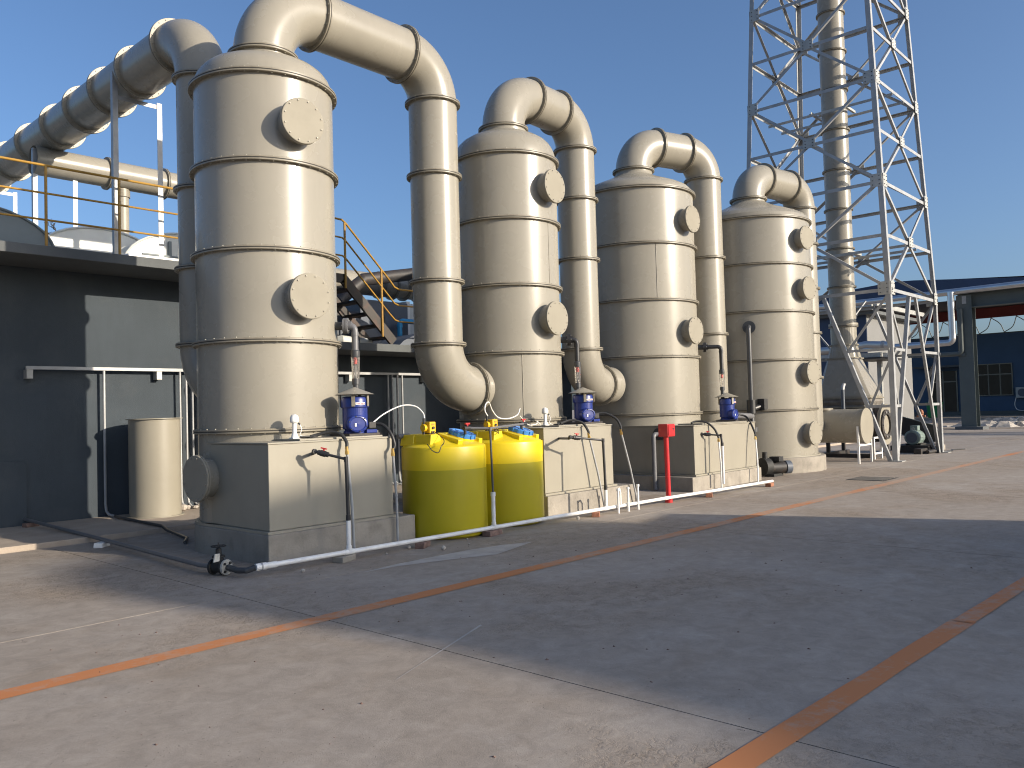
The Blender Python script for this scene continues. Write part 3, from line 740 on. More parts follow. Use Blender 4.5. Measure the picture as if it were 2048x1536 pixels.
# ------------------------------------------------------------------ pumps on the tank boxes
def pump(loc, label):
    x, y, z = loc
    t = thing('vertical_pump', label, 'pump', loc, 'blue pumps on the tank boxes')
    b = MB(); b.box(x - 0.20, y - 0.17, z, x + 0.22, y + 0.17, z + 0.03); b.build('base_plate', 'dark_steel', t, bevel=0.004)
    b = MB(); b.lathe([(0.001, 0.031), (0.125, 0.031), (0.125, 0.055), (0.11, 0.07), (0.118, 0.09), (0.118, 0.37), (0.001, 0.37)], 32, (x, y, z)); b.build('motor_body', 'pump_blue', t)
    fb = MB()
    for k in range(40):
        a = 2 * PI * k / 40; c, s_ = math.cos(a), math.sin(a)
        fb.beam((x + 0.128 * c, y + 0.128 * s_, z + 0.09), (x + 0.128 * c, y + 0.128 * s_, z + 0.36), 0.006, 0.022, (-s_, c, 0))
    fb.build('cooling_fins', 'pump_blue', t, stuff=True)
    b = MB(); b.lathe([(0.142, 0.355), (0.147, 0.365), (0.147, 0.455), (0.137, 0.485), (0.10, 0.50), (0.001, 0.503)], 32, (x, y, z)); b.build('fan_cowl', 'pump_blue', t)
    # round pump casing facing the yard
    d = Vector((-0.35, -0.94, 0)).normalized(); c = Vector((x - 0.045, y - 0.06, z + 0.150))
    b = MB(); b.lathe([(0.001, 0), (0.10, 0), (0.112, 0.02), (0.112, 0.095), (0.100, 0.108), (0.085, 0.112), (0.078, 0.104), (0.03, 0.104), (0.001, 0.106)], 36, c, d); vol = b.build('casing', 'pump_blue', t)
    e = c + d * 0.107; s_ = d.cross(UP)
    bb = MB()
    for k in range(6):
        a = 2 * PI * k / 6 + 0.3; p = c + d * 0.10 + (s_ * math.cos(a) + UP * math.sin(a)) * 0.095
        bb.cyl(p, p + d * 0.018, 0.008, n=6, smooth=False)
    bb.build('bolts', 'black', vol, stuff=True)
    q = e + s_ * 0.025 - UP * 0.012
    b = MB(); b.extrude([(-0.010, -0.02), (0.010, -0.02), (0.010, 0.02), (-0.010, 0.02)], q + d * 0.001, s_, UP, -0.003); b.build('sticker', 'label_white', vol)
    # terminal box and foot
    b = MB(); b.box(x + 0.06, y - 0.165, z + 0.09, x + 0.15, y - 0.10, z + 0.17); b.build('terminal_box', 'dark_steel', t, bevel=0.006)
    b = MB(); b.box(x + 0.03, y - 0.16, z + 0.031, x + 0.17, y - 0.02, z + 0.075); b.build('foot', 'pump_blue', t, bevel=0.006)
    # name plate with red print
    n_ = Vector((-0.25, -0.97, 0)).normalized(); s2 = n_.cross(UP); pc = Vector((x, y, z + 0.405)) + n_ * 0.149
    b = MB(); b.extrude([(-0.052, -0.013), (0.052, -0.013), (0.052, 0.013), (-0.052, 0.013)], pc, -s2, UP, 0.003); pl = b.build('name_plate', 'label_white', t)
    b = MB()
    for k in range(6):
        u = -0.042 + 0.016 * k
        b.extrude([(u, -0.007), (u + (0.010 if k else 0.012), -0.007), (u + 0.010, 0.006 - 0.004 * (k % 2)), (u, 0.007)], pc + n_ * 0.004, -s2, UP, 0.001)
    b.build('print', 'label_red', pl)
    # rain hood on two straps
    b = MB(); b.lathe([(0.205, 0.525), (0.21, 0.522), (0.012, 0.615), (0.001, 0.617), (0.001, 0.609), (0.20, 0.517)], 40, (x, y, z)); b.build('rain_hood', 'pp_box', t)
    for a in (-2.3, -1.15, 0.6, 2.2):
        c_, s3 = math.cos(a), math.sin(a)
        b = MB(); b.beam((x + 0.157 * c_, y + 0.157 * s3, z + 0.37), (x + 0.157 * c_, y + 0.157 * s3, z + 0.545), 0.038, 0.006, (c_, s3, 0)); b.build('strap', 'pp_flange', t)
    for sx in (0.19,):
        b = MB(); b.cyl((x + sx, y - 0.13, z + 0.03), (x + sx, y - 0.13, z + 0.06), 0.012, n=6); b.build('anchor_bolt', 'bolt', t)
    for ch in t.children_recursive:                      # broad, squat motor set
        for v_ in ch.data.vertices: v_.co.x *= 1.2; v_.co.y *= 1.2
    return t
p1 = pump((6.38, 8.60, 1.388), 'blue motor pump under a cone hood on the nearest tank box')
dup(p1, (11.13, 8.60, 1.393), 'blue motor pump under a cone hood above the thin white pipe stubs')
dup(p1, (16.20, 8.62, 1.288), 'blue motor pump under a cone hood, beside the widest tower', 0.35)

# risers with flow meters from the pump to the tower
def riser(A, R, x, y, ztop, zc, label, zb, pm='black'):
    t = thing('flow_riser', label, 'riser pipe', (x, y, zb), 'risers with flow tubes')
    r = 0.043; v = Vector((x - A[0], y - A[1], 0)); d = v.normalized(); s0 = Vector((A[0], A[1], ztop)) + d * (R - 0.03)
    L_ = (Vector((x, y, ztop)) - s0).length
    b = MB(); b.cyl(s0, s0 + d * 0.14, 0.055, n=20); b.build('nozzle', 'dark_pvc', t)
    for o in (0.14, 0.172):
        b = MB(); b.cyl(s0 + d * o, s0 + d * (o + 0.028), 0.105, n=28); f = b.build('flange', pm, t)
    bb = MB(); s_ = d.cross(UP)
    for k in range(6):
        a = 2 * PI * k / 6; p = s0 + d * 0.128 + (s_ * math.cos(a) + UP * math.sin(a)) * 0.082
        bb.cyl(p, p + d * 0.085, 0.010, n=6, smooth=False)
    bb.build('bolts', 'bolt', f, stuff=True)
    b = MB(); b.cyl(s0 + d * 0.20, s0 + d * 0.245, 0.058, n=20); b.build('socket', pm, t)
    e = s0 + d * (L_ - 0.075)
    b = MB(); b.tube([s0 + d * 0.2] + bend(e, d, DN, 0.075, 8) + [(x, y, zc + 0.05)], r, 20); b.build('elbow_pipe', pm, t)
    b = MB(); b.cyl((x, y, ztop - 0.135), (x, y, ztop - 0.085), r + 0.006, n=20); b.build('socket', pm, t)
    b = MB(); b.lathe([(0.001, -0.02), (r + 0.014, -0.02), (r + 0.016, -0.01), (r + 0.016, 0.06), (r + 0.006, 0.075), (0.001, 0.075)], 20, (x, y, zc)); b.build('union', 'dark_pvc', t)
    b = MB(); b.lathe([(0.060, -0.021), (0.047, -0.30), (0.041, -0.30), (0.054, -0.021)], 24, (x, y, zc), closed=True); tb = b.build('flow_tube', 'clear', t)
    b = MB(); b.cyl((x, y, zc - 0.11), (x, y, zc - 0.025), 0.026, n=16); b.build('float', 'float_red', tb)
    b = MB(); b.cyl((x, y, zc - 0.30), (x, y, zc - 0.03), 0.008, n=8); b.build('guide_rod', 'galv', tb)
    b = MB(); b.cyl((x, y, zc - 0.38), (x, y, zc - 0.301), 0.052, n=20); b.build('union', 'dark_pvc', t)
    b = MB(); b.cyl((x, y, zb), (x, y, zc - 0.381), 0.040, n=16); b.build('lower_pipe', 'dark_pvc', t)
    return t
riser(T1, R1, 6.60, 8.86, 2.83, 2.43, 'grey riser pipe with a clear flow tube on the nearest tower', 1.37, 'grey_pvc')
riser(T2, R2, 11.36, 8.88, 2.86, 2.40, 'dark riser pipe with a clear flow tube above the thin white pipe stubs', 1.375)
riser(T3, R3, 16.36, 8.80, 2.92, 2.34, 'dark riser pipe with a clear flow tube beside the widest tower', 1.27)

# white level sensors
def sensor(loc, label):
    x, y, z = loc; t = thing('level_sensor', label, 'sensor', loc, 'white level sensors on the boxes')
    b = MB(); b.box(x - 0.05, y - 0.045, z, x + 0.05, y + 0.045, z + 0.012); b.build('foot', 'white_paint', t)
    b = MB(); b.lathe([(0.001, 0.012), (0.045, 0.012), (0.034, 0.05), (0.026, 0.07), (0.026, 0.20), (0.001, 0.20)], 20, (x, y, z)); b.build('stem', 'white_paint', t)
    b = MB(); b.lathe([(0.001, 0.19), (0.045, 0.19), (0.054, 0.205), (0.054, 0.235), (0.048, 0.262), (0.034, 0.282), (0.015, 0.292), (0.001, 0.294)], 24, (x, y, z)); b.build('head', 'white_paint', t)
    b = MB(); b.cyl((x + 0.03, y - 0.035, z + 0.185), (x + 0.045, y - 0.05, z + 0.165), 0.011, n=8); b.build('cable_gland', 'black', t)
    b = MB(); b.tube(catmull([(x + 0.045, y - 0.05, z + 0.165), (x + 0.06, y - 0.06, z + 0.10), (x + 0.04, y - 0.05, z + 0.04), (x + 0.12, y - 0.05, z + 0.012)], 4), 0.005, 6); b.build('cable', 'white_paint', t)
    return t
s1 = sensor((5.53, 8.66, 1.388), 'white domed level sensor on the nearest tank box')
dup(s1, (10.24, 8.70, 1.393), 'white domed level sensor on the box above the thin white stubs')

# ------------------------------------------------------------------ yellow dosing tanks
def yellow_tank(c, label):
    x, y = c; R = 0.572; t = thing('dosing_tank', label, 'chemical tank', (x, y, 0), 'yellow dosing tanks')
    zl = 0.90
    b = MB(); b.lathe([(0.001, 0.005), (R - 0.05, 0.005), (R - 0.01, 0.03), (R, 0.08), (R, zl)], 72, (x, y, 0)); b.build('filled_wall', 'yellow_wet', t)
    b = MB(); b.lathe([(R, zl), (R, 1.175), (R - 0.006, 1.196), (R - 0.025, 1.212), (R - 0.06, 1.225), (0.15, 1.345), (0.10, 1.352), (0.001, 1.353)], 72, (x, y, 0)); b.build('upper_wall', 'yellow', t)
    def top(r): return 1.225 + (R - 0.06 - r) * 0.292
    # raised pump ledge along the back, pump mount, sloping ribs beside the tilted lid, moulded seam
    b = MB(); b.extrude([(-0.47, 0), (0.45, 0), (0.42, 0.15), (-0.44, 0.15)], (x, y + 0.10, 1.215), (1, 0, 0), (0, 0, 1), -0.26); b.build('pump_ledge', 'yellow', t, bevel=0.012)
    b = MB(); b.extrude([(-0.11, 0), (0.10, 0), (0.07, 0.152), (-0.09, 0.152)], (x - 0.33, y - 0.22, 1.213), (1, 0, 0), (0, 0, 1), -0.33); b.build('pump_mount', 'yellow', t, bevel=0.012)
    for dx, y1 in ((-0.14, -0.48), (0.36, -0.36)):
        p0 = Vector((x + dx, y + y1, top(math.hypot(dx, y1)) + 0.022)); p1 = Vector((x + dx * 0.75, y - 0.02, top(abs(dx) * 0.75) + 0.0))
        b = MB(); b.beam(p0, p1, 0.085, 0.075); b.build('top_rib', 'yellow', t, bevel=0.01)
    ax = Vector((0.10, -0.27, 0.95)).normalized(); r_ = 0.24; lc = Vector((x + 0.13, y - 0.21, top(math.hypot(0.13, 0.21)) - 0.01))
    b = MB(); b.lathe([(0.001, 0), (0.185, 0), (0.185, 0.035), (0.001, 0.035)], 40, lc, ax); b.build('lid_neck', 'yellow', t)
    b = MB(); b.lathe([(0.165, 0.036), (0.178, 0.036), (0.180, 0.085), (0.170, 0.095), (0.140, 0.095), (0.125, 0.075), (0.001, 0.075)], 48, lc, ax); ld = b.build('lid', 'blue_lid', t)
    e1 = ax.cross(Vector((1, 0, 0))).normalized(); e2 = ax.cross(e1)
    bb = MB()
    for k in range(12):
        a = 2 * PI * k / 12; d_ = e1 * math.cos(a) + e2 * math.sin(a); p = lc + d_ * 0.180
        bb.beam(p + ax * 0.038, p + ax * 0.092, 0.026, 0.024, d_)
    bb.build('grip_ribs', 'blue_lid', ld, stuff=True)
    b = MB()
    for k in range(3):
        a = PI * k / 3; d_ = e1 * math.cos(a) + e2 * math.sin(a); b.beam(lc + ax * (0.082 + .001 * k) - d_ * 0.13, lc + ax * (0.082 + .001 * k) + d_ * 0.13, 0.03, 0.016, ax)
    b.build('spokes', 'blue_lid', ld)
    b = MB(); a = math.radians(-52); b.beam((x + R * math.cos(a), y + R * math.sin(a), 1.0), (x + R * math.cos(a), y + R * math.sin(a), 1.20), 0.012, 0.014, (math.cos(a), math.sin(a), 0)); b.build('seam', 'yellow', t)
    return t
Y1, Y2 = (7.63, 8.31), (8.92, 8.40)
yt = yellow_tank(Y1, 'yellow chemical tank touching the nearest concrete plinth')
dup(yt, (Y2[0], Y2[1], 0), 'yellow chemical tank next to the plinth with white stubs')
def dosing_pump(loc, label):
    x, y, z = loc; t = thing('dosing_pump', label, 'dosing pump', loc, 'yellow dosing pumps on the tanks')
    b = MB(); b.box(x - 0.045, y - 0.085, z + 0.012, x + 0.065, y + 0.085, z + 0.165); b.build('body', 'pump_yellow', t, bevel=0.012)
    b = MB(); b.box(x - 0.04, y - 0.075, z, x + 0.06, y + 0.075, z + 0.011); b.build('foot', 'black', t)
    b = MB(); b.cyl((x - 0.046, y, z + 0.085), (x - 0.095, y, z + 0.085), 0.05, n=20); b.build('pump_head', 'pump_yellow', t)
    for z0_, z1_ in ((0.135, 0.215), (-0.02, 0.035)):
        b = MB(); b.cyl((x - 0.075, y, z + z0_), (x - 0.075, y, z + z1_), 0.014, n=10); b.build('valve_stub', 'black', t)
    b = MB(); b.cyl((x + 0.012, y - 0.086, z + 0.085), (x + 0.012, y - 0.105, z + 0.085), 0.017, n=16); b.build('knob', 'black', t)
    b = MB(); b.box(x - 0.012, y - 0.089, z + 0.118, x + 0.038, y - 0.0862, z + 0.142); b.build('name_plate', 'rail_yellow', t)
    b = MB(); b.box(x - 0.02, y - 0.10, z + 0.016, x + 0.02, y - 0.087, z + 0.04); b.build('socket_cover', 'black', t)
    return t
dp = dosing_pump((7.32, 8.27, 1.367), 'yellow dosing pump with a black knob on the tank by the nearest plinth')
dup(dp, (8.61, 8.36, 1.367), 'yellow dosing pump with a black knob on the tank by the white stubs')
def line_thing(name, path, r, m, label, cat, n=8, group=None, k=6):
    b = MB(); b.tube(catmull(path, k), r, n); return tag(b.build(name, m), label, cat, group)
line_thing('white_hose', [(6.56, 8.46, 1.55), (6.75, 8.46, 1.66), (7.0, 8.42, 1.755), (7.16, 8.34, 1.745), (7.24, 8.28, 1.66), (7.255, 8.26, 1.58)], 0.0085, 'white', 'white hose arching from the blue pump to the first dosing pump', 'hose')
line_thing('white_hose', [(8.545, 8.35, 1.58), (8.50, 8.36, 1.66), (8.56, 8.4, 1.75), (8.68, 8.45, 1.78), (8.80, 8.5, 1.66), (8.98, 8.55, 1.55), (9.2, 8.55, 1.53), (9.40, 8.55, 1.58), (9.47, 8.55, 1.68)], 0.009, 'white', 'loose white hose curling behind the second yellow tank', 'hose')
line_thing('white_hose', [(9.40, 8.5, 1.57), (9.48, 8.5, 1.50), (9.56, 8.46, 1.42), (9.72, 8.44, 1.43), (9.86, 8.55, 1.47), (10.02, 8.62, 1.42)], 0.007, 'white', 'thin white hose drooping onto the second box lid', 'hose')
line_thing('black_cable', [(7.33, 8.16, 1.40), (7.34, 8.08, 1.36), (7.30, 7.95, 1.30), (7.22, 7.86, 1.255), (7.15, 7.83, 1.22), (7.10, 7.835, 1.14), (7.02, 7.86, 1.17), (6.98, 7.87, 1.22), (7.00, 7.93, 1.25)], 0.006, 'hose', 'thin black cable hanging from the first dosing pump over the yellow tank', 'cable', 6)
line_thing('black_cable', [(8.62, 8.25, 1.40), (8.60, 8.20, 1.36), (8.50, 8.10, 1.33), (8.35, 8.05, 1.39)], 0.006, 'hose', 'thin black cable hanging from the second dosing pump', 'cable', 6)
# grey standpipe between the plinth and the first tank
t = thing('grey_standpipe', 'thin grey standpipe with a tee top beside the first yellow tank', 'standpipe', (7.20, 8.66, 0))
b = MB(); b.cyl((7.20, 8.66, 0.0), (7.20, 8.66, 1.32), 0.021, n=12); b.build('pipe', 'grey_pvc', t)
b = MB(); b.cyl((7.12, 8.66, 1.345), (7.30, 8.64, 1.345), 0.034, n=14); b.build('tee', 'grey_pvc', t)

# ------------------------------------------------------------------ white manifold pipe along the ground and its branches
mf = thing('manifold_pipe', 'long white plastic pipe lying along the ground before the plinths', 'pipe', (4.6, 8.0, 0.06))
MP = [(4.72, 7.80, 0.10), (5.64, 7.77, 0.10), (7.93, 7.69, 0.10), (10.36, 7.62, 0.10), (12.0, 7.57, 0.10), (13.6, 7.46, 0.10), (15.6, 7.37, 0.10)]
for k in range(len(MP) - 1):
    b = MB(); b.cyl(MP[k], MP[k + 1], 0.027, n=18); b.build('pipe_section', 'white', mf)
for k in (1, 2, 3, 4, 5):
    d_ = (Vector(MP[min(k + 1, 6)]) - Vector(MP[k - 1])).normalized()
    b = MB(); b.cyl(Vector(MP[k]) - d_ * 0.06, Vector(MP[k]) + d_ * 0.06, 0.032, n=18)
    if k in (1, 2): b.cyl(MP[k], Vector(MP[k]) + UP * 0.07, 0.032, n=18)
    b.build('tee', 'white', mf)
b = MB(); b.cyl((4.60, 7.805, 0.10), (4.73, 7.80, 0.10), 0.033, n=18); b.cyl((4.49, 7.81, 0.10), (4.61, 7.805, 0.10), 0.038, n=18); b.build('reducer', 'white', mf)
b = MB(); b.cyl((4.545, 7.808, 0.10), (4.562, 7.807, 0.10), 0.041, n=18); b.build('clamp', 'galv', mf)
# gate valve and its pipe
gv = thing('gate_valve', 'black gate valve with a hand wheel on the ground at the white pipe end', 'valve', (4.33, 8.22, 0))
b = MB(); b.tube([(4.49, 7.81, 0.10), (4.42, 7.86, 0.075), (4.385, 7.98, 0.068), (4.372, 8.155, 0.085)], 0.032, 14); b.build('bent_pipe', 'dark_pvc', gv)
vd = Vector((-0.35, 0.94, 0)).normalized(); vc = Vector((4.365, 8.165, 0.085))
for o, mm in ((0.0, 'galv_dull'), (0.028, 'iron'), (0.17, 'iron')):
    b = MB(); b.cyl(vc + vd * o, vc + vd * (o + 0.024), 0.082, n=24); fl = b.build('flange', mm, gv)
    if o == 0.0:
        sd_ = vd.cross(UP); bb = MB()
        for k in range(4):
            a = PI / 4 + PI / 2 * k; p = vc + (sd_ * math.cos(a) + UP * math.sin(a)) * 0.057
            bb.cyl(p - vd * 0.016, p, 0.014, n=6, smooth=False)
        bb.build('bolts', 'iron', fl, stuff=True)
m_ = vc + vd * 0.11
b = MB(); b.cyl(vc + vd * 0.05, vc + vd * 0.17, 0.062, n=20); b.lathe([(0.001, -0.02), (0.062, -0.02), (0.062, 0.07), (0.05, 0.085), (0.05, 0.10), (0.066, 0.10), (0.066, 0.118), (0.032, 0.125), (0.03, 0.19), (0.016, 0.2), (0.001, 0.2)], 18, m_, UP); b.build('body', 'iron', gv)
b = MB(); b.cyl(m_ + UP * 0.19, m_ + UP * 0.255, 0.007, n=8); b.build('spindle', 'iron', gv)
b = MB(); b.lathe([(0.068, 0.0), (0.075, 0.006), (0.082, 0.0), (0.075, -0.006)], 28, m_ + UP * 0.218, UP, closed=True)
for k in range(4):
    a = PI / 2 * k + 0.4; b.cyl(m_ + UP * 0.218, m_ + UP * 0.218 + Vector((math.cos(a), math.sin(a), 0)) * 0.07, 0.006, n=6)
b.build('hand_wheel', 'iron', gv)
tg = MB(); tg.extrude([(-0.035, -0.04), (0.04, -0.045), (0.035, 0.035), (-0.03, 0.045)], m_ + Vector((-0.06, -0.06, 0.11)), Vector((0.94, 0.2, 0.1)).normalized(), Vector((0.1, -0.1, 0.98)).normalized(), 0.012); tag(tg.build('rag', 'rag'), 'pale rag hanging on the black gate valve', 'rag')
lp = thing('drain_line', 'dark pipe running over the ground from the gate valve to the dark wall', 'pipe', (4.5, 12, 0.1))
b = MB(); b.tube([vc + vd * 0.19, (4.285, 8.6, 0.075), (4.42, 11.9, 0.085), (4.32, 14.35, 0.17)], 0.026, 12); b.build('pipe', 'grey_pvc', lp)
t = thing('wall_drain_line', 'thin dark pipe crossing the apron from the single conduit towards the plinth', 'pipe', (5.7, 14.8, 0.06))
b = MB(); b.tube([(5.58, 14.1, 0.10), (5.52, 13.8, 0.10), (5.45, 12.1, 0.10), (5.44, 11.9, 0.05), (5.3, 11.0, 0.03), (5.1, 10.65, 0.03)], 0.022, 10); b.build('pipe', 'dark_pvc', t)

def brick(x, y, a, m, label, z=0.0, s=(0.23, 0.115, 0.068)):
    b = MB(); sx, sy, sz = s[0] / 2, s[1] / 2, s[2]; c, q = math.cos(a), math.sin(a); j = [random.uniform(-.006, .006) for _ in range(24)]
    vs = []
    for i, (u, v, w) in enumerate(((-sx, -sy, 0), (sx, -sy, 0), (sx, sy, 0), (-sx, sy, 0), (-sx, -sy, sz), (sx, -sy, sz), (sx, sy, sz), (-sx, sy, sz))):
        u += j[3 * i]; v += j[3 * i + 1]; w += abs(j[3 * i + 2]) * (1 if w else 0); vs.append((x + u * c - v * q, y + u * q + v * c, z + w))
    b.add(vs, [(0, 3, 2, 1), (4, 5, 6, 7), (0, 1, 5, 4), (1, 2, 6, 5), (2, 3, 7, 6), (3, 0, 4, 7)])
    return tag(b.build('brick', m, bevel=0.008), label, 'brick', 'bricks propping the white pipe')
brick(5.58, 7.79, 0.3, 'plinth', 'grey stone block under the white pipe by the nearest plinth', s=(0.24, 0.16, 0.066))
brick(6.72, 7.74, 0.5, 'brick_dull', 'dull brick under the white pipe at the corner of the nearest plinth')
brick(7.90, 7.69, 0.2, 'brick_dull', 'dark red brick under the white pipe before the yellow tanks', s=(0.30, 0.13, 0.066))
brick(10.12, 7.64, 0.6, 'brick', 'orange brick under the white pipe before the plinth with stubs')
brick(13.3, 7.49, 0.5, 'brick', 'orange brick under the white pipe just past the red post')
brick(15.5, 7.38, 0.2, 'brick', 'red brick under the far end of the white pipe')
brick(4.36, 11.46, 0.7, 'white_paint', 'white painted block propping the dark ground pipe', s=(0.2, 0.12, 0.06))
brick(4.32, 14.1, 0.2, 'brick_dull', 'brick propping the dark pipe at the foot of the wall', 0.075, s=(0.2, 0.12, 0.06))

def branch(px, py, vx, vz, ybox, label, zlow, c1, c2, group, hose1, hose2, riser_top, m_low='white', nv=''):
    """riser from the manifold, short valve branch to the box, two conduits with rubber hoses"""
    t = thing('branch_pipe', label, 'pipe branch', (px, py, 0.1), group)
    b = MB(); b.cyl((px, py, 0.11), (px, py, zlow), 0.026, n=14); b.build('riser', m_low, t)
    b = MB(); b.cyl((px, py, zlow), (px, py + 0.02, riser_top), 0.021, n=12); b.cyl((px, py, zlow - 0.015), (px, py, zlow + 0.05), 0.028, n=14); b.build('upper_riser', 'black', t)
    q = Vector((px, py + 0.02, riser_top)); e = Vector((vx, py + 0.18, vz))
    b = MB(); b.cyl(q - UP * 0.03, q + UP * 0.028, 0.025, n=12); b.build('elbow', 'black', t)
    b = MB(); b.cyl(q, e, 0.016, n=12); b.build('arm', 'black', t)
    d_ = (e - q).normalized(); v = e + d_ * 0.05
    b = MB(); b.cyl(e - d_ * 0.005, e + d_ * 0.03, 0.03, n=14); b.cyl(e + d_ * 0.03, e + d_ * 0.09, 0.036, n=14); b.cyl(e + d_ * 0.09, e + d_ * 0.12, 0.03, n=14); bv = b.build('ball_valve', 'black', t)
    b = MB(); b.cyl(v + UP * 0.03, v + UP * 0.055, 0.010, n=8); b.beam(v + UP * 0.06 - d_ * 0.035, v + UP * 0.06 + d_ * 0.035, 0.02, 0.014); b.build('handle', 'red', bv)
    w = e + d_ * 0.16
    b = MB(); b.tube([e + d_ * 0.12, w, w + Vector((0, 0.03, -0.02)), Vector((w.x + 0.6 * (ybox - w.y), ybox, w.z - 0.03))], 0.02, 12); b.cyl(w - Vector((0, 0.01, 0.0)), w + Vector((0, 0.02, 0.0)), 0.03, n=12); b.build('box_inlet', 'black', t)
    return t
GB = 'valve branches in front of the boxes'
branch(5.64, 7.77, 5.51, 1.205, 8.30, 'black valve branch with red handle in front of the nearest box', 0.47, None, None, GB, None, None, 1.15)
branch(10.36, 7.62, 9.98, 1.20, 8.30, 'black valve branch with red handle in front of the box with white stubs', 0.40, None, None, GB, None, None, 1.15)
branch(14.60, 7.90, 14.47, 1.07, 8.22, 'black valve branch with red handle behind the red post', 0.86, None, None, GB, None, None, 1.05)

def lead(p0, p1, hose, label, group='conduits and hoses feeding the pumps', m='galv'):
    t = thing('cable_conduit', label, 'conduit', p0, group)
    b = MB(); b.tube([p0, Vector(p0).lerp(Vector(p1), 0.5) + Vector((0.01, -0.01, 0)), p1], 0.0165, 10); b.build('conduit', m, t)
    d_ = (Vector(p1) - Vector(p0)).normalized(); q = Vector(p1)
    b = MB(); b.cyl(q - d_ * 0.01, q + d_ * 0.035, 0.025, n=10); b.cyl(q + d_ * 0.035, q + d_ * 0.085, 0.019, n=10); b.build('brass_fitting', 'brass', t)
    b = MB(); b.tube(catmull([q + d_ * 0.06] + hose, 7), 0.021, 10); b.build('rubber_hose', 'hose', t)
lead((6.00, 8.16, 0.005), (5.94, 8.18, 1.19), [(5.955, 8.21, 1.33), (5.92, 8.27, 1.42), (5.84, 8.36, 1.455), (5.70, 8.44, 1.425), (5.62, 8.46, 1.405)], 'bright conduit with a black hose arching onto the nearest box lid')
lead((6.68, 8.17, 0.005), (6.65, 8.19, 1.13), [(6.695, 8.21, 1.26), (6.68, 8.26, 1.40), (6.64, 8.36, 1.51), (6.57, 8.45, 1.535), (6.52, 8.49, 1.525)], 'bright conduit with a black hose rising to the nearest blue pump')
lead((11.0, 8.12, 0.005), (10.72, 8.18, 1.17), [(10.71, 8.19, 1.28), (10.66, 8.27, 1.42), (10.52, 8.40, 1.465), (10.36, 8.48, 1.42)], 'conduit with a black hose looping onto the second box lid')
lead((11.95, 8.12, 0.005), (11.57, 8.14, 1.20), [(11.565, 8.15, 1.33), (11.54, 8.22, 1.46), (11.44, 8.36, 1.555), (11.32, 8.46, 1.56), (11.25, 8.50, 1.55)], 'conduit with a black hose rising to the second blue pump')
lead((14.70, 8.0, 0.005), (14.72, 8.04, 0.93), [(14.72, 8.05, 1.03), (14.70, 8.12, 1.18), (14.62, 8.25, 1.31), (14.5, 8.4, 1.33), (14.4, 8.45, 1.30)], 'white conduit with a black hose looping over the third box edge', m='white')
lead((16.18, 7.96, 0.005), (16.32, 8.05, 0.90), [(16.34, 8.07, 1.03), (16.40, 8.18, 1.22), (16.55, 8.36, 1.37), (16.44, 8.48, 1.43), (16.33, 8.52, 1.43)], 'white conduit with a black hose rising to the third blue pump', m='white')
for k, (x, y, lab) in enumerate(((5.60, 8.47, 'tangle of small black leads on the nearest box lid'), (10.33, 8.50, 'tangle of small black leads on the second box lid'))):
    b = MB()
    for q in range(4):
        pts = [(x + random.uniform(-.1, .1), y + random.uniform(-.05, .05), 1.40 + 0.012 * random.random()) for _ in range(5)]
        b.tube(catmull(pts, 4), 0.008, 6)
    tag(b.build('lead_tangle', 'hose'), lab, 'cables')
# manifold riser between the yellow tanks
t = thing('tank_feed_pipe', 'white and black feed pipe standing between the yellow tanks', 'pipe', (7.93, 7.69, 0.1))
b = MB(); b.cyl((7.93, 7.69, 0.11), (7.93, 7.69, 0.555), 0.027, n=14); b.cyl((7.93, 7.69, 0.515), (7.93, 7.69, 0.57), 0.033, n=14); b.build('riser', 'white', t)
b = MB(); b.cyl((7.93, 7.69, 0.57), (7.95, 7.73, 1.41), 0.015, n=12); b.build('upper_riser', 'dark_pvc', t)
b = MB(); b.cyl((7.95, 7.73, 1.42), (7.74, 7.90, 1.43), 0.017, n=12); b.cyl((7.95, 7.73, 1.42), (9.1, 8.14, 1.45), 0.017, n=12); b.cyl((7.95, 7.73, 1.39), (7.95, 7.73, 1.435), 0.024, n=12); b.build('arm', 'grey_pvc', t)
for c_, lab in (((7.70, 7.91, 1.43), 'ball_valve'), ((9.08, 8.14, 1.45), 'ball_valve')):
    c_ = Vector(c_); b = MB(); b.cyl(c_ - Vector((0.07, 0, 0)), c_ + Vector((0.05, 0, 0)), 0.03, n=14); b.cyl(c_ - Vector((0.045, 0, 0)), c_ - Vector((0.045, 0, 0.08)), 0.02, n=10); v = b.build('ball_valve', 'black', t)
    b = MB(); b.cyl(c_ + UP * 0.025, c_ + UP * 0.055, 0.012, n=8); b.beam(c_ + Vector((-0.04, 0, 0.062)), c_ + Vector((0.04, 0, 0.062)), 0.026, 0.02); b.build('handle', 'red', v)
# white stubs before the second plinth
for k, (x, y, h, lab) in enumerate(((10.60, 7.56, 0.36, 'white pipe stub with a bent twin'), (10.87, 7.56, 0.36, 'straight white pipe stub between two others'), (11.16, 7.57, 0.38, 'tallest white pipe stub at the plinth corner'))):
    t = thing('pipe_stub', lab + ' beside the ground pipe', 'pipe stub', (x, y, 0), 'white pipe stubs before the second plinth')
    b = MB(); b.cyl((x, y, 0.0), (x, y, h), 0.019, n=12); b.build('tube', 'white', t)
    b = MB(); b.cyl((x, y, h - 0.01), (x, y, h + 0.025), 0.027, n=12); b.build('end_cap', 'white', t)
    if k == 0:
        b = MB(); b.tube([(x, y, h + 0.01), (x + 0.06, y + 0.02, h + 0.02), (x + 0.10, y + 0.03, h - 0.04), (x + 0.10, y + 0.03, 0.12)], 0.017, 10); b.build('side_tube', 'white', t)
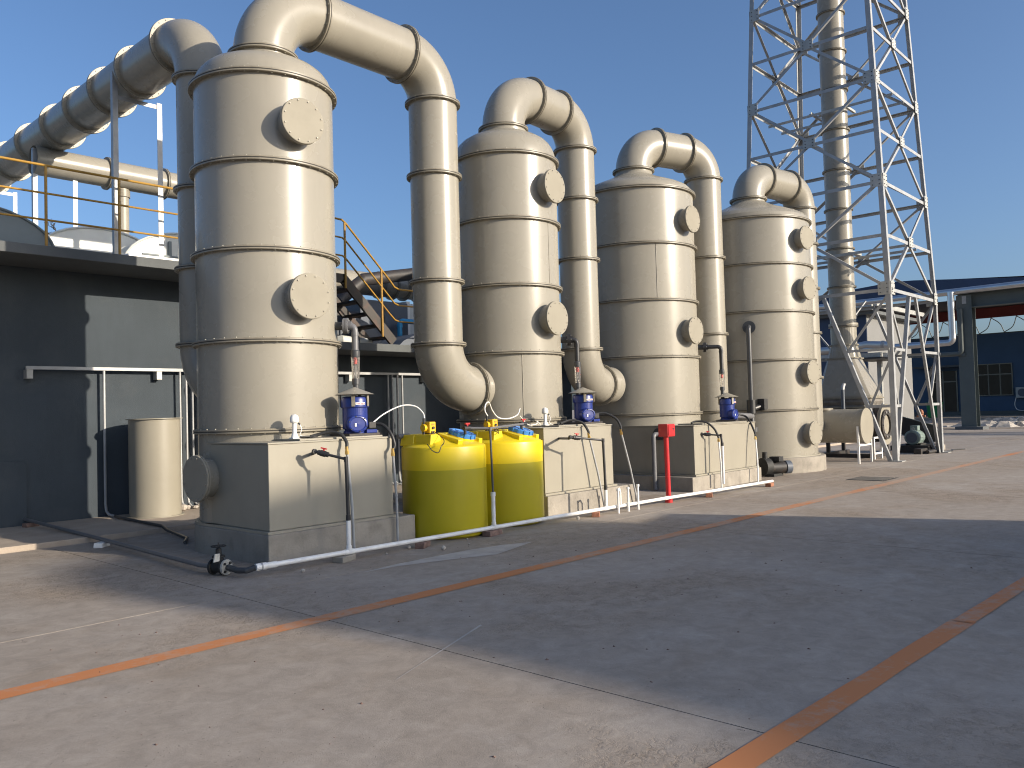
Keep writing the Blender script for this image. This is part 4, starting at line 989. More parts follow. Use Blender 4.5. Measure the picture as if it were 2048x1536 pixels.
# small litter by the pipe
for k, (x, y) in enumerate(((6.12, 7.70), (6.55, 7.80), (6.72, 7.37), (7.15, 7.37), (4.92, 7.60), (9.65, 7.62), (7.42, 7.68))):
    b = MB(); r = 0.014 + 0.008 * (k % 3)
    b.lathe([(0.001, 0)] + [(r * math.sin(PI * q / 5) * random.uniform(.8, 1.2), r * (1 - math.cos(PI * q / 5))) for q in range(1, 5)] + [(0.001, 2 * r)], 7, (x, y, 0), (0, 0, 1), False)
    tag(b.build('pebble', 'stone'), 'small white pebble on the concrete near the ground pipe', 'pebble', 'white pebbles by the ground pipe')

# ------------------------------------------------------------------ red call post
t = thing('red_post', 'red steel post with a small red box on top beside the white pipe', 'post', (12.22, 7.66, 0))
b = MB(); b.cyl((12.22, 7.66, 0.012), (12.20, 7.66, 1.13), 0.043, n=20); b.build('post', 'red', t)
b = MB(); b.cyl((12.22, 7.66, 0), (12.22, 7.66, 0.06), 0.065, n=20); b.build('foot', 'red', t)
b = MB(); b.box(12.085, 7.55, 1.13, 12.315, 7.74, 1.345); bx = b.build('box', 'red', t, bevel=0.008)
b = MB(); b.box(12.10, 7.54, 1.15, 12.30, 7.549, 1.33); b.build('front_cover', 'red', bx)
b = MB(); b.extrude([(-0.022, 0.02), (0, -0.03), (0.022, 0.02)], (12.245, 7.5395, 1.255), (1, 0, 0), (0, 0, 1), 0.003); b.build('mark', 'black', bx)
# grey drain pipe on the third box
t = thing('box_drain_pipe', 'grey drain pipe bent down from the shaded side of the third box', 'pipe', (13.9, 8.95, 0))
b = MB(); b.tube([(14.09, 8.95, 1.10), (13.93, 8.95, 1.10)] + bend((13.87, 8.95, 1.10), (-1, 0, 0), DN, 0.07, 6) + [(13.80, 8.95, 0.28), (13.78, 8.93, 0.02)], 0.045, 16); b.build('pipe', 'grey_pvc', t)
b = MB(); b.cyl((14.06, 8.95, 1.10), (14.02, 8.95, 1.10), 0.12, n=24); b.cyl((14.005, 8.95, 1.10), (13.97, 8.95, 1.10), 0.12, n=24); b.build('flange', 'dark_pvc', t)

# black riser on the widest tower
t = thing('tall_riser', 'tall thin black pipe in front of the widest tower', 'pipe', (17.85, 8.5, 0))
ra = math.atan2(9.02 - T4[1], 18.17 - T4[0]); fp = Vector((T4[0] + R4 * math.cos(ra), T4[1] + R4 * math.sin(ra), 3.46)); rd = Vector((math.cos(ra), math.sin(ra), 0))
b = MB(); b.cyl(fp - rd * 0.02, fp + rd * 0.05, 0.15, n=24); b.build('flange', 'dark_pvc', t)
q = fp + rd * 0.24
b = MB(); b.tube([fp, fp + rd * 0.14] + bend(fp + rd * 0.15, rd, DN, 0.09, 6) + [(q.x, q.y, 1.72)], 0.055, 16); b.build('pipe', 'dark_pvc', t)
b = MB(); b.cyl((q.x, q.y, 1.42), (q.x, q.y, 1.74), 0.10, n=16); b.cyl((q.x, q.y, 1.52), (q.x + 0.30, q.y - 0.12, 1.6), 0.06, n=12); b.box(q.x + 0.22, q.y - 0.22, 1.5, q.x + 0.44, q.y - 0.05, 1.76); b.build('valve', 'black', t)
b = MB(); b.tube([(q.x, q.y, 1.45), (q.x - 0.02, q.y - 0.02, 0.9), (q.x - 0.03, q.y - 0.03, 0.46)], 0.06, 14); b.cyl((q.x - 0.02, q.y - .02, 1.0), (q.x - 0.02, q.y - .02, 1.1), 0.13, n=16); b.build('lower_pipe', 'dark_pvc', t)
b = MB(); b.cyl((16.3, 8.75, 1.42), (q.x, q.y, 1.36), 0.07, n=16); b.build('side_pipe', 'grey_pvc', t)
t = thing('drain_pump', 'small black motor pump on the ground at the round plinth', 'pump', (18.0, 8.3, 0))
b = MB(); b.cyl((17.65, 8.44, 0.19), (18.00, 8.20, 0.19), 0.135, n=28); b.build('motor_body', 'dark_steel', t)
b = MB(); b.cyl((18.0, 8.20, 0.19), (18.11, 8.13, 0.19), 0.150, n=28); b.cyl((18.112, 8.128, 0.19), (18.12, 8.122, 0.19), 0.11, n=28); b.build('fan_cover', 'slate', t)
b = MB(); b.box(17.70, 8.18, 0.33, 17.92, 8.42, 0.44); b.build('terminal_box', 'black', t, bevel=0.01)
b = MB(); b.cyl((17.50, 8.50, 0.22), (17.66, 8.43, 0.22), 0.20, n=24); b.cyl((17.55, 8.45, 0.22), (17.55, 8.45, 0.55), 0.06, n=14); b.build('casing', 'iron', t)
b = MB(); b.box(17.5, 8.22, 0.0, 17.98, 8.44, 0.06); b.build('foot', 'iron', t)

# ------------------------------------------------------------------ lattice mast and stack
CX, CY = 25.26, 9.50
def half(z): return 2.12 if z < 4.67 else 2.12 - (z - 4.67) * 0.040
mast = thing('lattice_mast', 'tall galvanised lattice mast standing round the exhaust stack', 'lattice tower', (CX, CY, 0))
corner = {'a': (-1, -1), 'b': (1, -1), 'c': (1, 1), 'd': (-1, 1)}
ZTOP = 19.5
def cp(k, z): s = half(z); return Vector((CX + corner[k][0] * s, CY + corner[k][1] * s, z))
for k, (sx, sy) in corner.items():
    b = MB()
    for z0, z1 in ((0, 4.67), (4.67, ZTOP)): b.angle(cp(k, z0), cp(k, z1), 0.135, 0.013, (-sx, 0, 0), (0, -sy, 0))
    b.build('leg', 'galv', mast)
    b = MB(); p = cp(k, 0); b.box(p.x - 0.16, p.y - 0.16, 0.001, p.x + 0.16, p.y + 0.16, 0.02); b.build('base_plate', 'galv_dull', mast)
mids = [4.67, 7.65, 10.58, 13.50, 16.45]; mains = [6.17, 9.12, 12.05, 14.98, 17.9]
faces = [('a', 'b', (0, -1, 0)), ('b', 'c', (1, 0, 0)), ('c', 'd', (0, 1, 0)), ('d', 'a', (-1, 0, 0))]
def plate(c, n, w, h):
    n = Vector(n); u = UP.cross(n).normalized(); b = MB(); b.extrude([(-w, -h), (w, -h), (w, h), (-w, h)], c, u, UP, 0.012)
    q = b.build('gusset_plate', 'galv_dull', mast)
    bb = MB()
    for sx in (-0.6, 0.6):
        for sy in (-0.65, 0, 0.65):
            p = c + u * (w * sx) + UP * (h * sy) + n * 0.012; bb.cyl(p, p + n * 0.014, 0.014, n=6, smooth=False)
    bb.build('bolts', 'dark_steel', q, stuff=True)
for k0, k1, n in faces:
    n = Vector(n); inn = -n
    for z in mains + mids:
        b = MB(); p, q = cp(k0, z), cp(k1, z); e = (q - p).normalized()
        b.angle(p + inn * 0.02, q + inn * 0.02, 0.092, 0.010, DN, inn); b.build('horizontal_bar', 'galv', mast)
    for z in mids:
        for k, s in ((k0, 1), (k1, -1)):
            e = (cp(k1, z) - cp(k0, z)).normalized() * s
            plate(cp(k, z) + e * 0.17 + n * 0.004, n, 0.15, 0.18)
    for z in mains:
        m0 = (cp(k0, z) + cp(k1, z)) / 2
        plate(m0 + n * 0.004, n, 0.18, 0.14)
        for zz in (z - 1.49, z + 1.49):
            zz = min(mids, key=lambda t_: abs(t_ - zz)) if min(abs(t_ - zz) for t_ in mids) < 0.2 else zz
            if zz > ZTOP: continue
            for k in (k0, k1):
                b = MB(); b.angle(m0 + inn * 0.035, cp(k, zz) + inn * 0.035, 0.078, 0.008, DN if zz < z else UP, inn); b.build('diagonal_brace', 'galv', mast)
    # splayed bottom panel
    zr = 4.67; mid = (cp(k0, zr) + cp(k1, zr)) / 2; e = (cp(k1, zr) - cp(k0, zr)).normalized()
    for k, s in ((k0, -1), (k1, 1)):
        top = mid + e * (0.30 * s) - UP * 0.02 + inn * 0.05; foot = cp(k, 0.02) - e * (0.17 * s) + inn * 0.05
        b = MB(); b.angle(top, foot, 0.10, 0.010, e * (-s), inn); b.build('splayed_brace', 'galv', mast)
        zs_ = [4.67, 3.06, 1.52]
        for i_, z in enumerate(zs_):
            if i_ == 0: continue
            f = (top.z - z) / (top.z - foot.z); v = top.lerp(foot, f)
            b = MB(); b.angle(cp(k, z) + inn * 0.02, v + inn * 0.02, 0.075, 0.008, DN, inn); b.build('short_bar', 'galv', mast)
            b = MB(); b.angle(cp(k, zs_[i_ - 1]) + inn * 0.07, v + inn * 0.07, 0.068, 0.008, e * s, inn); b.build('lacing_brace', 'galv', mast)
# inner beams that steady the stack
for z in (6.06, 10.47, 14.87):
    s = half(z)
    for dy in (-0.47, 0.47):
        b = MB(); b.angle((CX + dy, CY - s, z), (CX + dy, CY + s, z), 0.08, 0.009, DN, (1, 0, 0)); b.build('stack_beam', 'galv_dull', mast)
    for dx in (-0.5, 0.5):
        b = MB(); b.angle((CX - 0.47, CY + dx, z + 0.012), (CX + 0.47, CY + dx, z + 0.012), 0.07, 0.008, UP, (0, 1, 0)); b.build('stack_beam', 'galv_dull', mast)
SX, SY, SR = 25.40, 9.52, 0.375
stk = thing('exhaust_stack', 'tall slim beige exhaust stack inside the lattice mast', 'exhaust stack', (SX, SY, 1.7))
zs = [3.92, 5.12, 6.29, 7.50, 8.71, 9.95, 11.2, 12.4, 13.6, 14.8, 16.0, 17.2, 18.4]
for k, z in enumerate(zs):
    flange_ring(SR, 0, stk, (SX, SY, z), w=0.05, bolts=0, n=48)
    if k + 1 < len(zs): seg((SX, SY, z), (SX, SY, zs[k + 1]), SR, stk, 'pipe_section', 48)
def loft(b, rings):
    n = len(rings[0]); vs = [p for r in rings for p in r]
    b.add(vs, [(i * n + k, i * n + (k + 1) % n, (i + 1) * n + (k + 1) % n, (i + 1) * n + k) for i in range(len(rings) - 1) for k in range(n)], False)
def rr(hx, hy, z, sq, cx=SX, cy=SY, n=32):
    out = []
    for k in range(n):
        a = 2 * PI * (k + 0.5) / n; c, s = math.cos(a), math.sin(a); m_ = max(abs(c), abs(s))
        x, y = c * (1 - sq) + c / m_ * sq, s * (1 - sq) + s / m_ * sq
        out.append((cx + hx * x, cy + hy * y, z))
    return out
b = MB(); loft(b, [rr(SR, SR, 3.92, 0), rr(SR, SR, 3.36, 0.1)]); b.build('lower_section', 'pp', stk)
b = MB(); loft(b, [rr(SR + .05, SR + .05, 3.33, 0.15), rr(SR + .05, SR + .05, 3.37, 0.15)]); b.build('collar', 'pp_flange', stk)
b = MB(); loft(b, [rr(SR, SR, 3.36, 0.2), rr(0.40, 0.40, 2.93, 1.0)]); b.build('transition', 'pp', stk)
b = MB(); loft(b, [rr(0.40, 0.40, 2.93, 1.0), rr(0.62, 0.80, 1.80, 1.0, SX - 0.03, SY - 0.10), rr(0.62, 0.80, 1.72, 1.0, SX - 0.03, SY - 0.10)]); b.build('hopper', 'pp', stk)
b = MB(); loft(b, [rr(0.60, 0.78, 1.72, 1.0, SX - .03, SY - .10), rr(0.64, 0.82, 1.62, 1.0, SX - .03, SY - .10), rr(0.58, 0.77, 1.52, 1.0, SX - .03, SY - .10), rr(0.63, 0.81, 1.46, 1.0, SX - .03, SY - .10)]); b.build('flexible_sleeve', 'canvas', stk)
for z in (1.455, 1.73, 2.94):
    s_ = (0.66, 0.84) if z < 2 else (0.45, 0.45); b = MB(); c_ = (SX - .03, SY - .10) if z < 2 else (SX, SY)
    loft(b, [rr(s_[0], s_[1], z - 0.02, 1, *c_), rr(s_[0], s_[1], z + 0.02, 1, *c_)]); b.build('collar', 'pp_flange', stk)
t = thing('guy_clamp', 'pale clamp band round the foot of the exhaust stack', 'clamp', (SX, SY, 4.2))
b = MB(); b.lathe([(SR + 0.005, -0.03), (SR + 0.05, -0.03), (SR + 0.05, 0.03), (SR + 0.005, 0.03)], 40, (SX, SY, 3.98), closed=True); b.build('band', 'pp_box', t)
b = MB(); b.beam((SX + 0.3, SY - 0.2, 4.2), (SX + 1.0, SY - 0.35, 4.75), 0.04, 0.04); b.build('arm', 'galv', t)

# ------------------------------------------------------------------ fan set at the foot of the stack
fan = thing('blower_fan', 'beige blower housing with bolted ring below the exhaust stack', 'fan', (25.3, 9.2, 0))
b = MB(); b.cyl((25.35, 8.45, 0.95), (25.35, 9.9, 0.95), 0.54, n=40); b.build('housing', 'dark_steel', fan)
b = MB(); b.cyl((25.45, 8.38, 0.93), (25.45, 8.449, 0.93), 0.60, n=40); b.build('front_plate', 'pp_box', fan)
b = MB(); b.lathe([(0.30, 0), (0.44, 0), (0.44, 0.05), (0.30, 0.05)], 36, (25.35, 8.379, 0.93), (0, -1, 0), closed=True); rg = b.build('inlet_ring', 'dark_steel', fan)
bb = MB()
for k in range(10):
    a = 2 * PI * k / 10; p = Vector((25.35 + 0.37 * math.cos(a), 8.329, 0.93 + 0.37 * math.sin(a))); bb.cyl(p, p - Vector((0, 0.03, 0)), 0.032, n=8)
bb.build('bolts', 'bolt', rg, stuff=True)
b = MB(); b.box(24.77, 8.62, 1.15, 25.97, 10.15, 1.455); b.build('outlet', 'dark_steel', fan)
for x in (24.7, 25.9):
    b = MB(); b.box(x - 0.04, 8.5, 0.12, x + 0.04, 8.6, 0.55); b.box(x - 0.04, 9.8, 0.12, x + 0.04, 9.9, 0.55); b.build('support_leg', 'dark_steel', fan)
b = MB(); b.box(24.3, 8.42, 0.0, 26.4, 8.54, 0.12); b.box(24.3, 9.85, 0.0, 26.4, 9.97, 0.12); b.box(24.32, 8.541, 0.0, 24.42, 9.849, 0.11); b.build('base_frame', 'dark_steel', fan)
t = thing('fan_motor', 'grey-green electric motor on a black frame behind the mast foot', 'motor', (27.5, 8.2, 0))
MY, MZ = 8.22, 0.46
b = MB(); b.lathe([(0.001, 0), (0.20, 0), (0.225, 0.02), (0.225, 0.15), (0.20, 0.16), (0.20, 0.66), (0.001, 0.66)], 36, (27.15, MY, MZ), (1, 0, 0)); b.build('body', 'motor_green', t)
fb = MB()
for k in range(28):
    a = 2 * PI * k / 28; c, q_ = math.cos(a), math.sin(a); fb.beam((27.33, MY + .21 * c, MZ + .21 * q_), (27.75, MY + .21 * c, MZ + .21 * q_), 0.008, 0.03, (0, c, q_))
fb.build('cooling_fins', 'motor_green', t, stuff=True)
b = MB(); b.lathe([(0.001, 0.0), (0.16, 0.0), (0.16, 0.012), (0.001, 0.012)], 30, (27.149, MY, MZ), (-1, 0, 0)); b.build('fan_grille', 'slate', t)
b = MB(); b.box(27.42, MY - 0.10, MZ + 0.215, 27.66, MY + 0.12, MZ + 0.36); b.build('terminal_box', 'motor_green', t, bevel=0.01)
b = MB(); b.lathe([(0.025, -0.008), (0.045, -0.008), (0.045, 0.008), (0.025, 0.008)], 16, (27.30, MY, MZ + 0.265), (1, 0, 0), closed=True); b.build('lifting_eye', 'galv', t)
b = MB(); b.box(26.95, 7.72, 0.17, 28.45, 8.80, 0.22); b.box(26.95, 7.72, 0.0, 27.05, 8.80, 0.169); b.box(28.33, 7.72, 0.0, 28.45, 8.80, 0.169); b.build('base_frame', 'dark_steel', t)
b = MB(); b.box(27.25, MY - 0.22, 0.221, 27.8, MY + 0.22, 0.27); b.build('slide_rail', 'iron', t)
t = thing('belt_guard', 'black sloping belt guard between the blower and its motor', 'belt guard', (28.1, 8.6, 0))
g0, g1, r0, r1 = (9.35, 1.02), (7.98, 0.55), 0.24, 0.30
pts = []
an = math.atan2(g1[1] - g0[1], g1[0] - g0[0])
for k in range(13): a = an + PI / 2 + PI * k / 12; pts.append((g0[0] + r0 * math.cos(a), g0[1] + r0 * math.sin(a)))
for k in range(13): a = an - PI / 2 + PI * k / 12; pts.append((g1[0] + r1 * math.cos(a), g1[1] + r1 * math.sin(a)))
b = MB(); b.extrude(pts, (28.0, 0, 0), (0, 1, 0), (0, 0, 1), 0.20); b.build('cover', 'dark_steel', t)
b = MB(); b.tube([(27.995, y, z) for y, z in pts] + [(27.995, pts[0][0], pts[0][1])], 0.016, 6); b.build('edge_trim', 'column', t)
b = MB(); b.box(28.05, 7.6, 0.0, 28.15, 7.7, 0.45); b.box(28.05, 9.0, 0.0, 28.15, 9.1, 0.85); b.build('foot', 'dark_steel', t)
t = thing('vent_pipe', 'short thin vent pipe with a slanted top before the beige hopper', 'pipe', (23.9, 9.05, 1.4))
b = MB(); b.cyl((23.9, 9.05, 0.98), (23.9, 9.05, 1.98), 0.05, n=16); b.build('tube', 'slate', t)
b = MB(); b.tube([(23.9, 9.05, 1.97), (23.92, 9.05, 2.05), (24.02, 9.05, 2.14)], 0.05, 14); b.build('bend', 'galv', t)
# inlet silencer cylinder
t = thing('inlet_cylinder', 'beige horizontal cylinder with a flat round cap on thin white legs', 'duct', (22.45, 8.5, 0))
b = MB(); b.cyl((22.45, 7.93, 0.98), (22.45, 10.6, 0.98), 0.455, n=56, caps=False); b.build('shell', 'pp', t)
b = MB(); b.lathe([(0.001, 0.0), (0.47, 0.0), (0.475, -0.004), (0.475, -0.03), (0.001, -0.03)], 56, (22.45, 7.925, 0.98), (0, 1, 0)); b.build('end_cap', 'pp_box', t)
b = MB(); b.cyl((22.6, 8.9, 0.98), (24.8, 8.9, 0.98), 0.33, n=40, caps=False); b.build('side_branch', 'pp', t)
for x in (22.0, 22.92):
    b = MB(); b.beam((x, 7.98, 0.0), (x, 7.98, 0.98 if x < 22.5 else 0.9), 0.05, 0.05); b.build('leg', 'white_paint', t)
    b = MB(); b.beam((x, 9.9, 0.0), (x, 9.9, 0.7), 0.05, 0.05); b.build('leg', 'white_paint', t)
b = MB(); b.beam((22.0, 7.98, 0.48), (22.92, 7.98, 0.48), 0.05, 0.05); b.build('crossbar', 'white_paint', t)
b = MB(); b.beam((22.0, 9.9, 0.5), (22.92, 9.9, 0.5), 0.05, 0.05); b.build('crossbar', 'white_paint', t)
b = MB(); b.cyl((22.45, 9.1, 1.41), (22.45, 9.1, 1.47), 0.30, n=32); b.build('hatch', 'pp_flange', t)
t = thing('steel_stand', 'small white steel stand between the cylinder and the blower', 'stand', (24.0, 8.35, 0))
for x in (23.75, 24.35):
    b = MB(); b.beam((x, 8.2, 0), (x, 8.2, 0.62), 0.06, 0.06); b.build('leg', 'white_paint', t)
for z in (0.16, 0.60):
    b = MB(); b.beam((23.78, 8.2, z), (24.32, 8.2, z), 0.05, 0.05); b.build('crossbar', 'white_paint', t)
b = MB()
b.tube(catmull([(26.9, 7.4, 0.02), (27.4, 7.55, 0.02), (27.9, 7.3, 0.02), (28.5, 7.45, 0.02), (29.2, 7.25, 0.02)], 5), 0.02, 8); tag(b.build('ground_cable', 'hose'), 'black cable lying on the concrete before the motor frame', 'cable')
b = MB(); b.box(26.3, 7.72, 0.0, 27.3, 7.92, 0.16); b.cyl((26.5, 7.6, 0.06), (27.1, 7.55, 0.06), 0.06, n=12); tag(b.build('timber_baulk', 'dark_steel'), 'dark timber baulk on the ground by the motor frame', 'timber')
b = MB(); b.box(28.6, 7.8, 0.0, 29.1, 8.05, 0.16); tag(b.build('timber_block', 'plinth'), 'pale block on the ground beyond the motor frame', 'block')
for k, (x, y) in enumerate(((21.2, 10.9), (22.0, 11.3), (22.9, 11.8), (23.6, 11.2))):
    b = MB(); b.box(x - 0.3, y, 0.0, x + 0.35, y + 0.12, 0.07 + 0.04 * (k % 2)); b.beam((x, y + .06, .06), (x + .3 - .5 * (k % 2), y + .06, .62), .06, .06)
    tag(b.build('steel_scrap', 'dark_steel'), ('dark steel scrap under the cylinder, nearest the round plinth', 'dark steel scrap under the middle of the beige cylinder', 'dark steel scrap under the cylinder towards its white legs', 'dark steel scrap between the cylinder and the blower')[k], 'scrap', 'dark scrap under the cylinder')
# drain grate in the yard
t = thing('drain_cover', 'dark square drain cover set in the concrete before the mast', 'drain cover', (17.9, 6.25, 0))
b = MB(); b.box(17.45, 5.85, -0.02, 18.35, 6.62, 0.004); b.build('frame', 'iron', t)
for k in range(9):
    b = MB(); b.box(17.52 + 0.09 * k, 5.90, 0.0045, 17.56 + 0.09 * k, 6.57, 0.010); b.build('bar', 'plinth', t)

# ------------------------------------------------------------------ yard far end: portal frame, pipes, sheds
pf = thing('portal_frame', 'grey-green steel portal frame with a tall column at the far side of the yard', 'portal frame', (48, 11.6, 0))
def h_col(x, y, z0, z1, par, w=0.72, nm='column'):
    b = MB(); b.box(x - 0.36, y - w / 2, z0, x - 0.33, y + w / 2, z1); b.box(x + 0.33, y - w / 2, z0, x + 0.36, y + w / 2, z1); b.box(x - 0.329, y - 0.012, z0, x + 0.329, y + 0.012, z1); b.build(nm, 'column', par)
h_col(48, 11.58, 0.0, 7.0, pf)
b = MB(); b.box(47.4, 10.9, -0.02, 48.6, 12.2, 0.14); b.build('footing', 'dark_slab', pf)
for dz, nm in ((6.35, 'bottom_flange'), (7.12, 'top_flange')):
    b = MB(); b.box(47.7, -30, dz, 48.3, 12.0, dz + 0.03); b.build(nm, 'column', pf)
b = MB(); b.box(47.985, -30, 6.381, 48.015, 11.95, 7.119); b.build('web', 'column', pf)
b = MB(); b.beam((47.62, 11.6, 3.9), (47.62, 14.4, 3.96), 0.2, 0.12); b.build('bracket_arm', 'column', pf)
b = MB(); b.box(47.60, 11.45, 6.55, 47.64, 11.65, 6.95); b.build('clamp', 'galv', pf)
h_col(48, -6, 0.0, 6.34, pf); h_col(48, -22, 0.0, 6.34, pf)
sp = thing('clad_pipe', 'shiny aluminium pipe running along the portal beam and down beside its column', 'pipe', (47.2, 12, 7.1))
b = MB(); b.tube([(47.35, -30, 7.30), (47.3, 8.7, 7.22), (47.2, 12.5, 7.18), (47.2, 13.6, 7.16), (47.2, 19.5, 7.12)], 0.165, 16); b.build('main_run', 'silver', sp)
b = MB(); b.tube([(47.0, 12.02, 7.15), (47.0, 12.02, 4.75)] + bend((47.0, 12.02, 4.75), DN, (0, 1, 0), 0.22, 6) + [(47.0, 14.0, 4.52), (47.0, 20.5, 4.5)], 0.165, 16); b.build('down_run', 'silver', sp)
b = MB(); b.tube([(47.55, 11.75, 6.3), (47.55, 11.75, 4.15)] + bend((47.55, 11.75, 4.15), DN, (0, 1, 0), 0.2, 6) + [(47.55, 13.2, 3.95)], 0.12, 12); b.build('side_run', 'column', sp)
t = thing('silver_elbow_pipe', 'bent aluminium pipe behind the stack hopper', 'pipe', (46, 15.5, 4.6))
b = MB(); b.tube([(45.2, 20.0, 4.45), (45.4, 16.9, 4.50), (45.5, 15.9, 4.66), (45.6, 14.6, 4.55)], 0.19, 14); b.build('tube', 'silver', t)
b = MB(); b.cyl((45.56, 15.1, 4.60), (45.57, 14.95, 4.585), 0.215, n=14); b.build('collar', 'galv', t)
# annex with the sunlit grey wall
an_ = thing('grey_annex', 'flat-roofed annex with a sunlit grey wall behind the lattice mast', 'building', (50.4, 17.5, 0))
b = MB(); b.box(50.4, 17.5, 0, 58.5, 34, 6.75); b.build('wall', 'grey_wall', an_)
b = MB(); b.box(50.36, 17.52, 0, 50.398, 34, 6.9); b.build('side_cladding', 'navy', an_)
b = MB(); b.box(49.9, 16.9, 6.752, 59.0, 34, 6.95); b.build('roof_edge', 'dark_slab', an_)
b = MB(); b.box(49.9, 16.7, 7.10, 58.9, 16.9, 7.36); b.build('gutter', 'galv_dull', an_)
b = MB(); b.box(49.6, 16.9, 6.951, 49.9, 30, 7.28); b.build('gutter', 'galv_dull', an_)
w_ = MB(); w_.box(50.33, 19.4, 1.2, 50.358, 21.2, 3.1); wf = w_.build('window', 'frame_beige', an_)
for y0 in (19.47, 20.34):
    b = MB(); b.box(50.315, y0, 1.27, 50.329, y0 + 0.79, 3.03); b.build('pane', 'window_glass', wf)
b = MB(); b.box(50.2, 18.2, 4.3, 50.359, 33, 4.5); b.build('ledge', 'galv_dull', an_)
aw = thing('pump_awning', 'small grey awning on a post behind the stack hopper', 'awning', (47.5, 16.0, 0))
b = MB(); b.box(45.9, 15.3, 3.98, 49.4, 16.9, 4.22); b.build('roof', 'galv_dull', aw)
b = MB(); b.box(45.8, 15.2, 3.88, 49.5, 17.0, 3.975); b.build('soffit', 'dark_steel', aw)
for x in (46.2, 49.1):
    b = MB(); b.box(x - 0.12, 16.3, 0, x + 0.12, 16.54, 3.88); b.build('post', 'galv_dull', aw)
# big shed with the blue wall
sh = thing('blue_shed', 'large shed with a dark blue wall, white strip and red band under its roof', 'building', (80, 15, 0))
b = MB(); b.box(80, -40, 0.0, 80.25, 40, 7.05); b.build('wall', 'blue_wall', sh)
b = MB(); b.box(79.9, -40, 0.0, 79.998, 40, 0.45); b.build('base_course', 'column', sh)
b = MB(); b.box(80.02, -40, 7.052, 80.2, 40, 7.14); wst = b.build('wall_rail', 'column', sh)
for k in range(22):
    y0 = 6 + k * 0.95; b = MB(); s_ = 1 if k % 2 else -1
    b.tube(catmull([(80.1, y0, 7.80 - 0.65 * s_), (80.1, y0 + 0.3, 7.75 + 0.15 * s_), (80.1, y0 + 0.95, 7.80 + 0.65 * s_)], 4), 0.04, 5); b.build('brace_wire', 'column', wst)
b = MB(); b.box(79.92, -40, 8.45, 80.05, 34, 9.7); b.build('red_band', 'red_panel', sh)
b = MB(); b.extrude([(-40, 9.6), (8, 10.1), (12.95, 10.33), (20.4, 11.05), (21.8, 11.12), (25, 10.9), (28.1, 10.4), (34, 9.6), (34, 9.2), (28.1, 9.85), (20.5, 9.6), (8, 9.4), (-40, 9.2)], (69.5, 0, 0), (0, 1, 0), (0, 0, 1), 0.3); b.build('roof_edge', 'navy', sh)
rp = [(-40, 9.6), (8, 10.1), (20.4, 11.05), (25, 10.9), (34, 9.6)]
b = MB(); b.add([(69.82, y, z - 0.02) for y, z in rp] + [(80.4, y, z + 0.1) for y, z in rp], [(k, k + 1, 6 + k, 5 + k) for k in range(4)]); b.build('roof', 'navy', sh)
b = MB(); b.add([(69.85, -40, 9.25), (69.85, 34, 9.15), (80.4, 34, 9.3), (80.4, -40, 9.4)], [(0, 1, 2, 3)]); b.build('soffit', 'dark_steel', sh)
for y in (-20, -4, 28):
    b = MB(); b.box(69.7, y - 0.2, 0, 70.1, y + 0.2, 9.4); b.build('column', 'column', sh)
b = MB(); b.box(79.86, 15.95, 1.75, 79.938, 18.7, 4.5); wf = b.build('window', 'frame_beige', sh)
for y0 in (16.03, 16.93, 17.82):
    for z0, z1 in ((1.83, 3.52), (3.62, 4.42)):
        b = MB(); b.box(79.84, y0, z0, 79.858, y0 + 0.80, z1); b.build('pane', 'window_glass', wf)
b = MB(); b.box(79.86, 20.2, 0.46, 79.938, 22.5, 4.05); dr = b.build('door', 'window_glass', sh)
for y0 in (20.2, 21.3, 22.4):
    b = MB(); b.box(79.82, y0, 0.46, 79.858, y0 + 0.1, 4.05); b.build('door_frame', 'frame_beige', dr)
b = MB(); b.box(79.815, 20.31, 3.05, 79.857, 22.39, 3.15); b.build('transom', 'frame_beige', dr)
b = MB(); b.box(78.6, 19.4, 4.35, 79.936, 23.4, 4.52); b.build('door_canopy', 'dark_slab', sh)
t = thing('air_conditioner', 'grey outdoor air conditioner unit on the blue wall', 'air conditioner', (79.6, 15.2, 1.5))
b = MB(); b.box(79.45, 14.55, 1.5, 79.88, 15.70, 2.4); b.build('casing', 'ac', t, bevel=0.03)
b = MB(); b.lathe([(0.001, 0.0), (0.33, 0.0), (0.33, 0.02), (0.001, 0.02)], 24, (79.448, 15.22, 1.95), (-1, 0, 0)); b.build('fan_grille', 'slate', t)
b = MB(); b.tube(catmull([(79.7, 15.72, 1.6), (79.7, 15.85, 1.0), (79.7, 15.7, 0.55), (79.7, 15.2, 0.45), (79.7, 14.6, 0.6)], 6), 0.03, 6); b.build('drain_hose', 'white', t)
struct(MB().box(70.2, -40, -0.01, 79.9, 40, 0.10).build('shed_pavement', 'apron'))
struct(MB().box(49.5, -40, -0.008, 70.2, 17.2, 0.012).build('rubble_strip', 'apron'))
t = thing('wheelie_bin', 'green wheeled rubbish bin by the blue shed door', 'bin', (71.5, 19.85, 0.1))
b = MB(); b.extrude([(-0.42, 0.12), (0.42, 0.12), (0.52, 1.25), (-0.52, 1.25)], (71.2, 19.85, 0.0), (0, 1, 0), (0, 0, 1), 0.8); b.build('body', 'green_bin', t, bevel=0.04)
b = MB(); b.box(71.12, 19.28, 1.252, 72.08, 20.42, 1.34); b.build('lid', 'green_bin', t, bevel=0.03)
for y in (19.5, 20.2):
    b = MB(); b.cyl((71.9, y, 0.22), (71.9, y + 0.1, 0.22), 0.12, n=16); b.build('wheel', 'black', t)
t = thing('hydrant', 'small rust red hydrant standing beyond the motor', 'hydrant', (55, 16.0, 0))
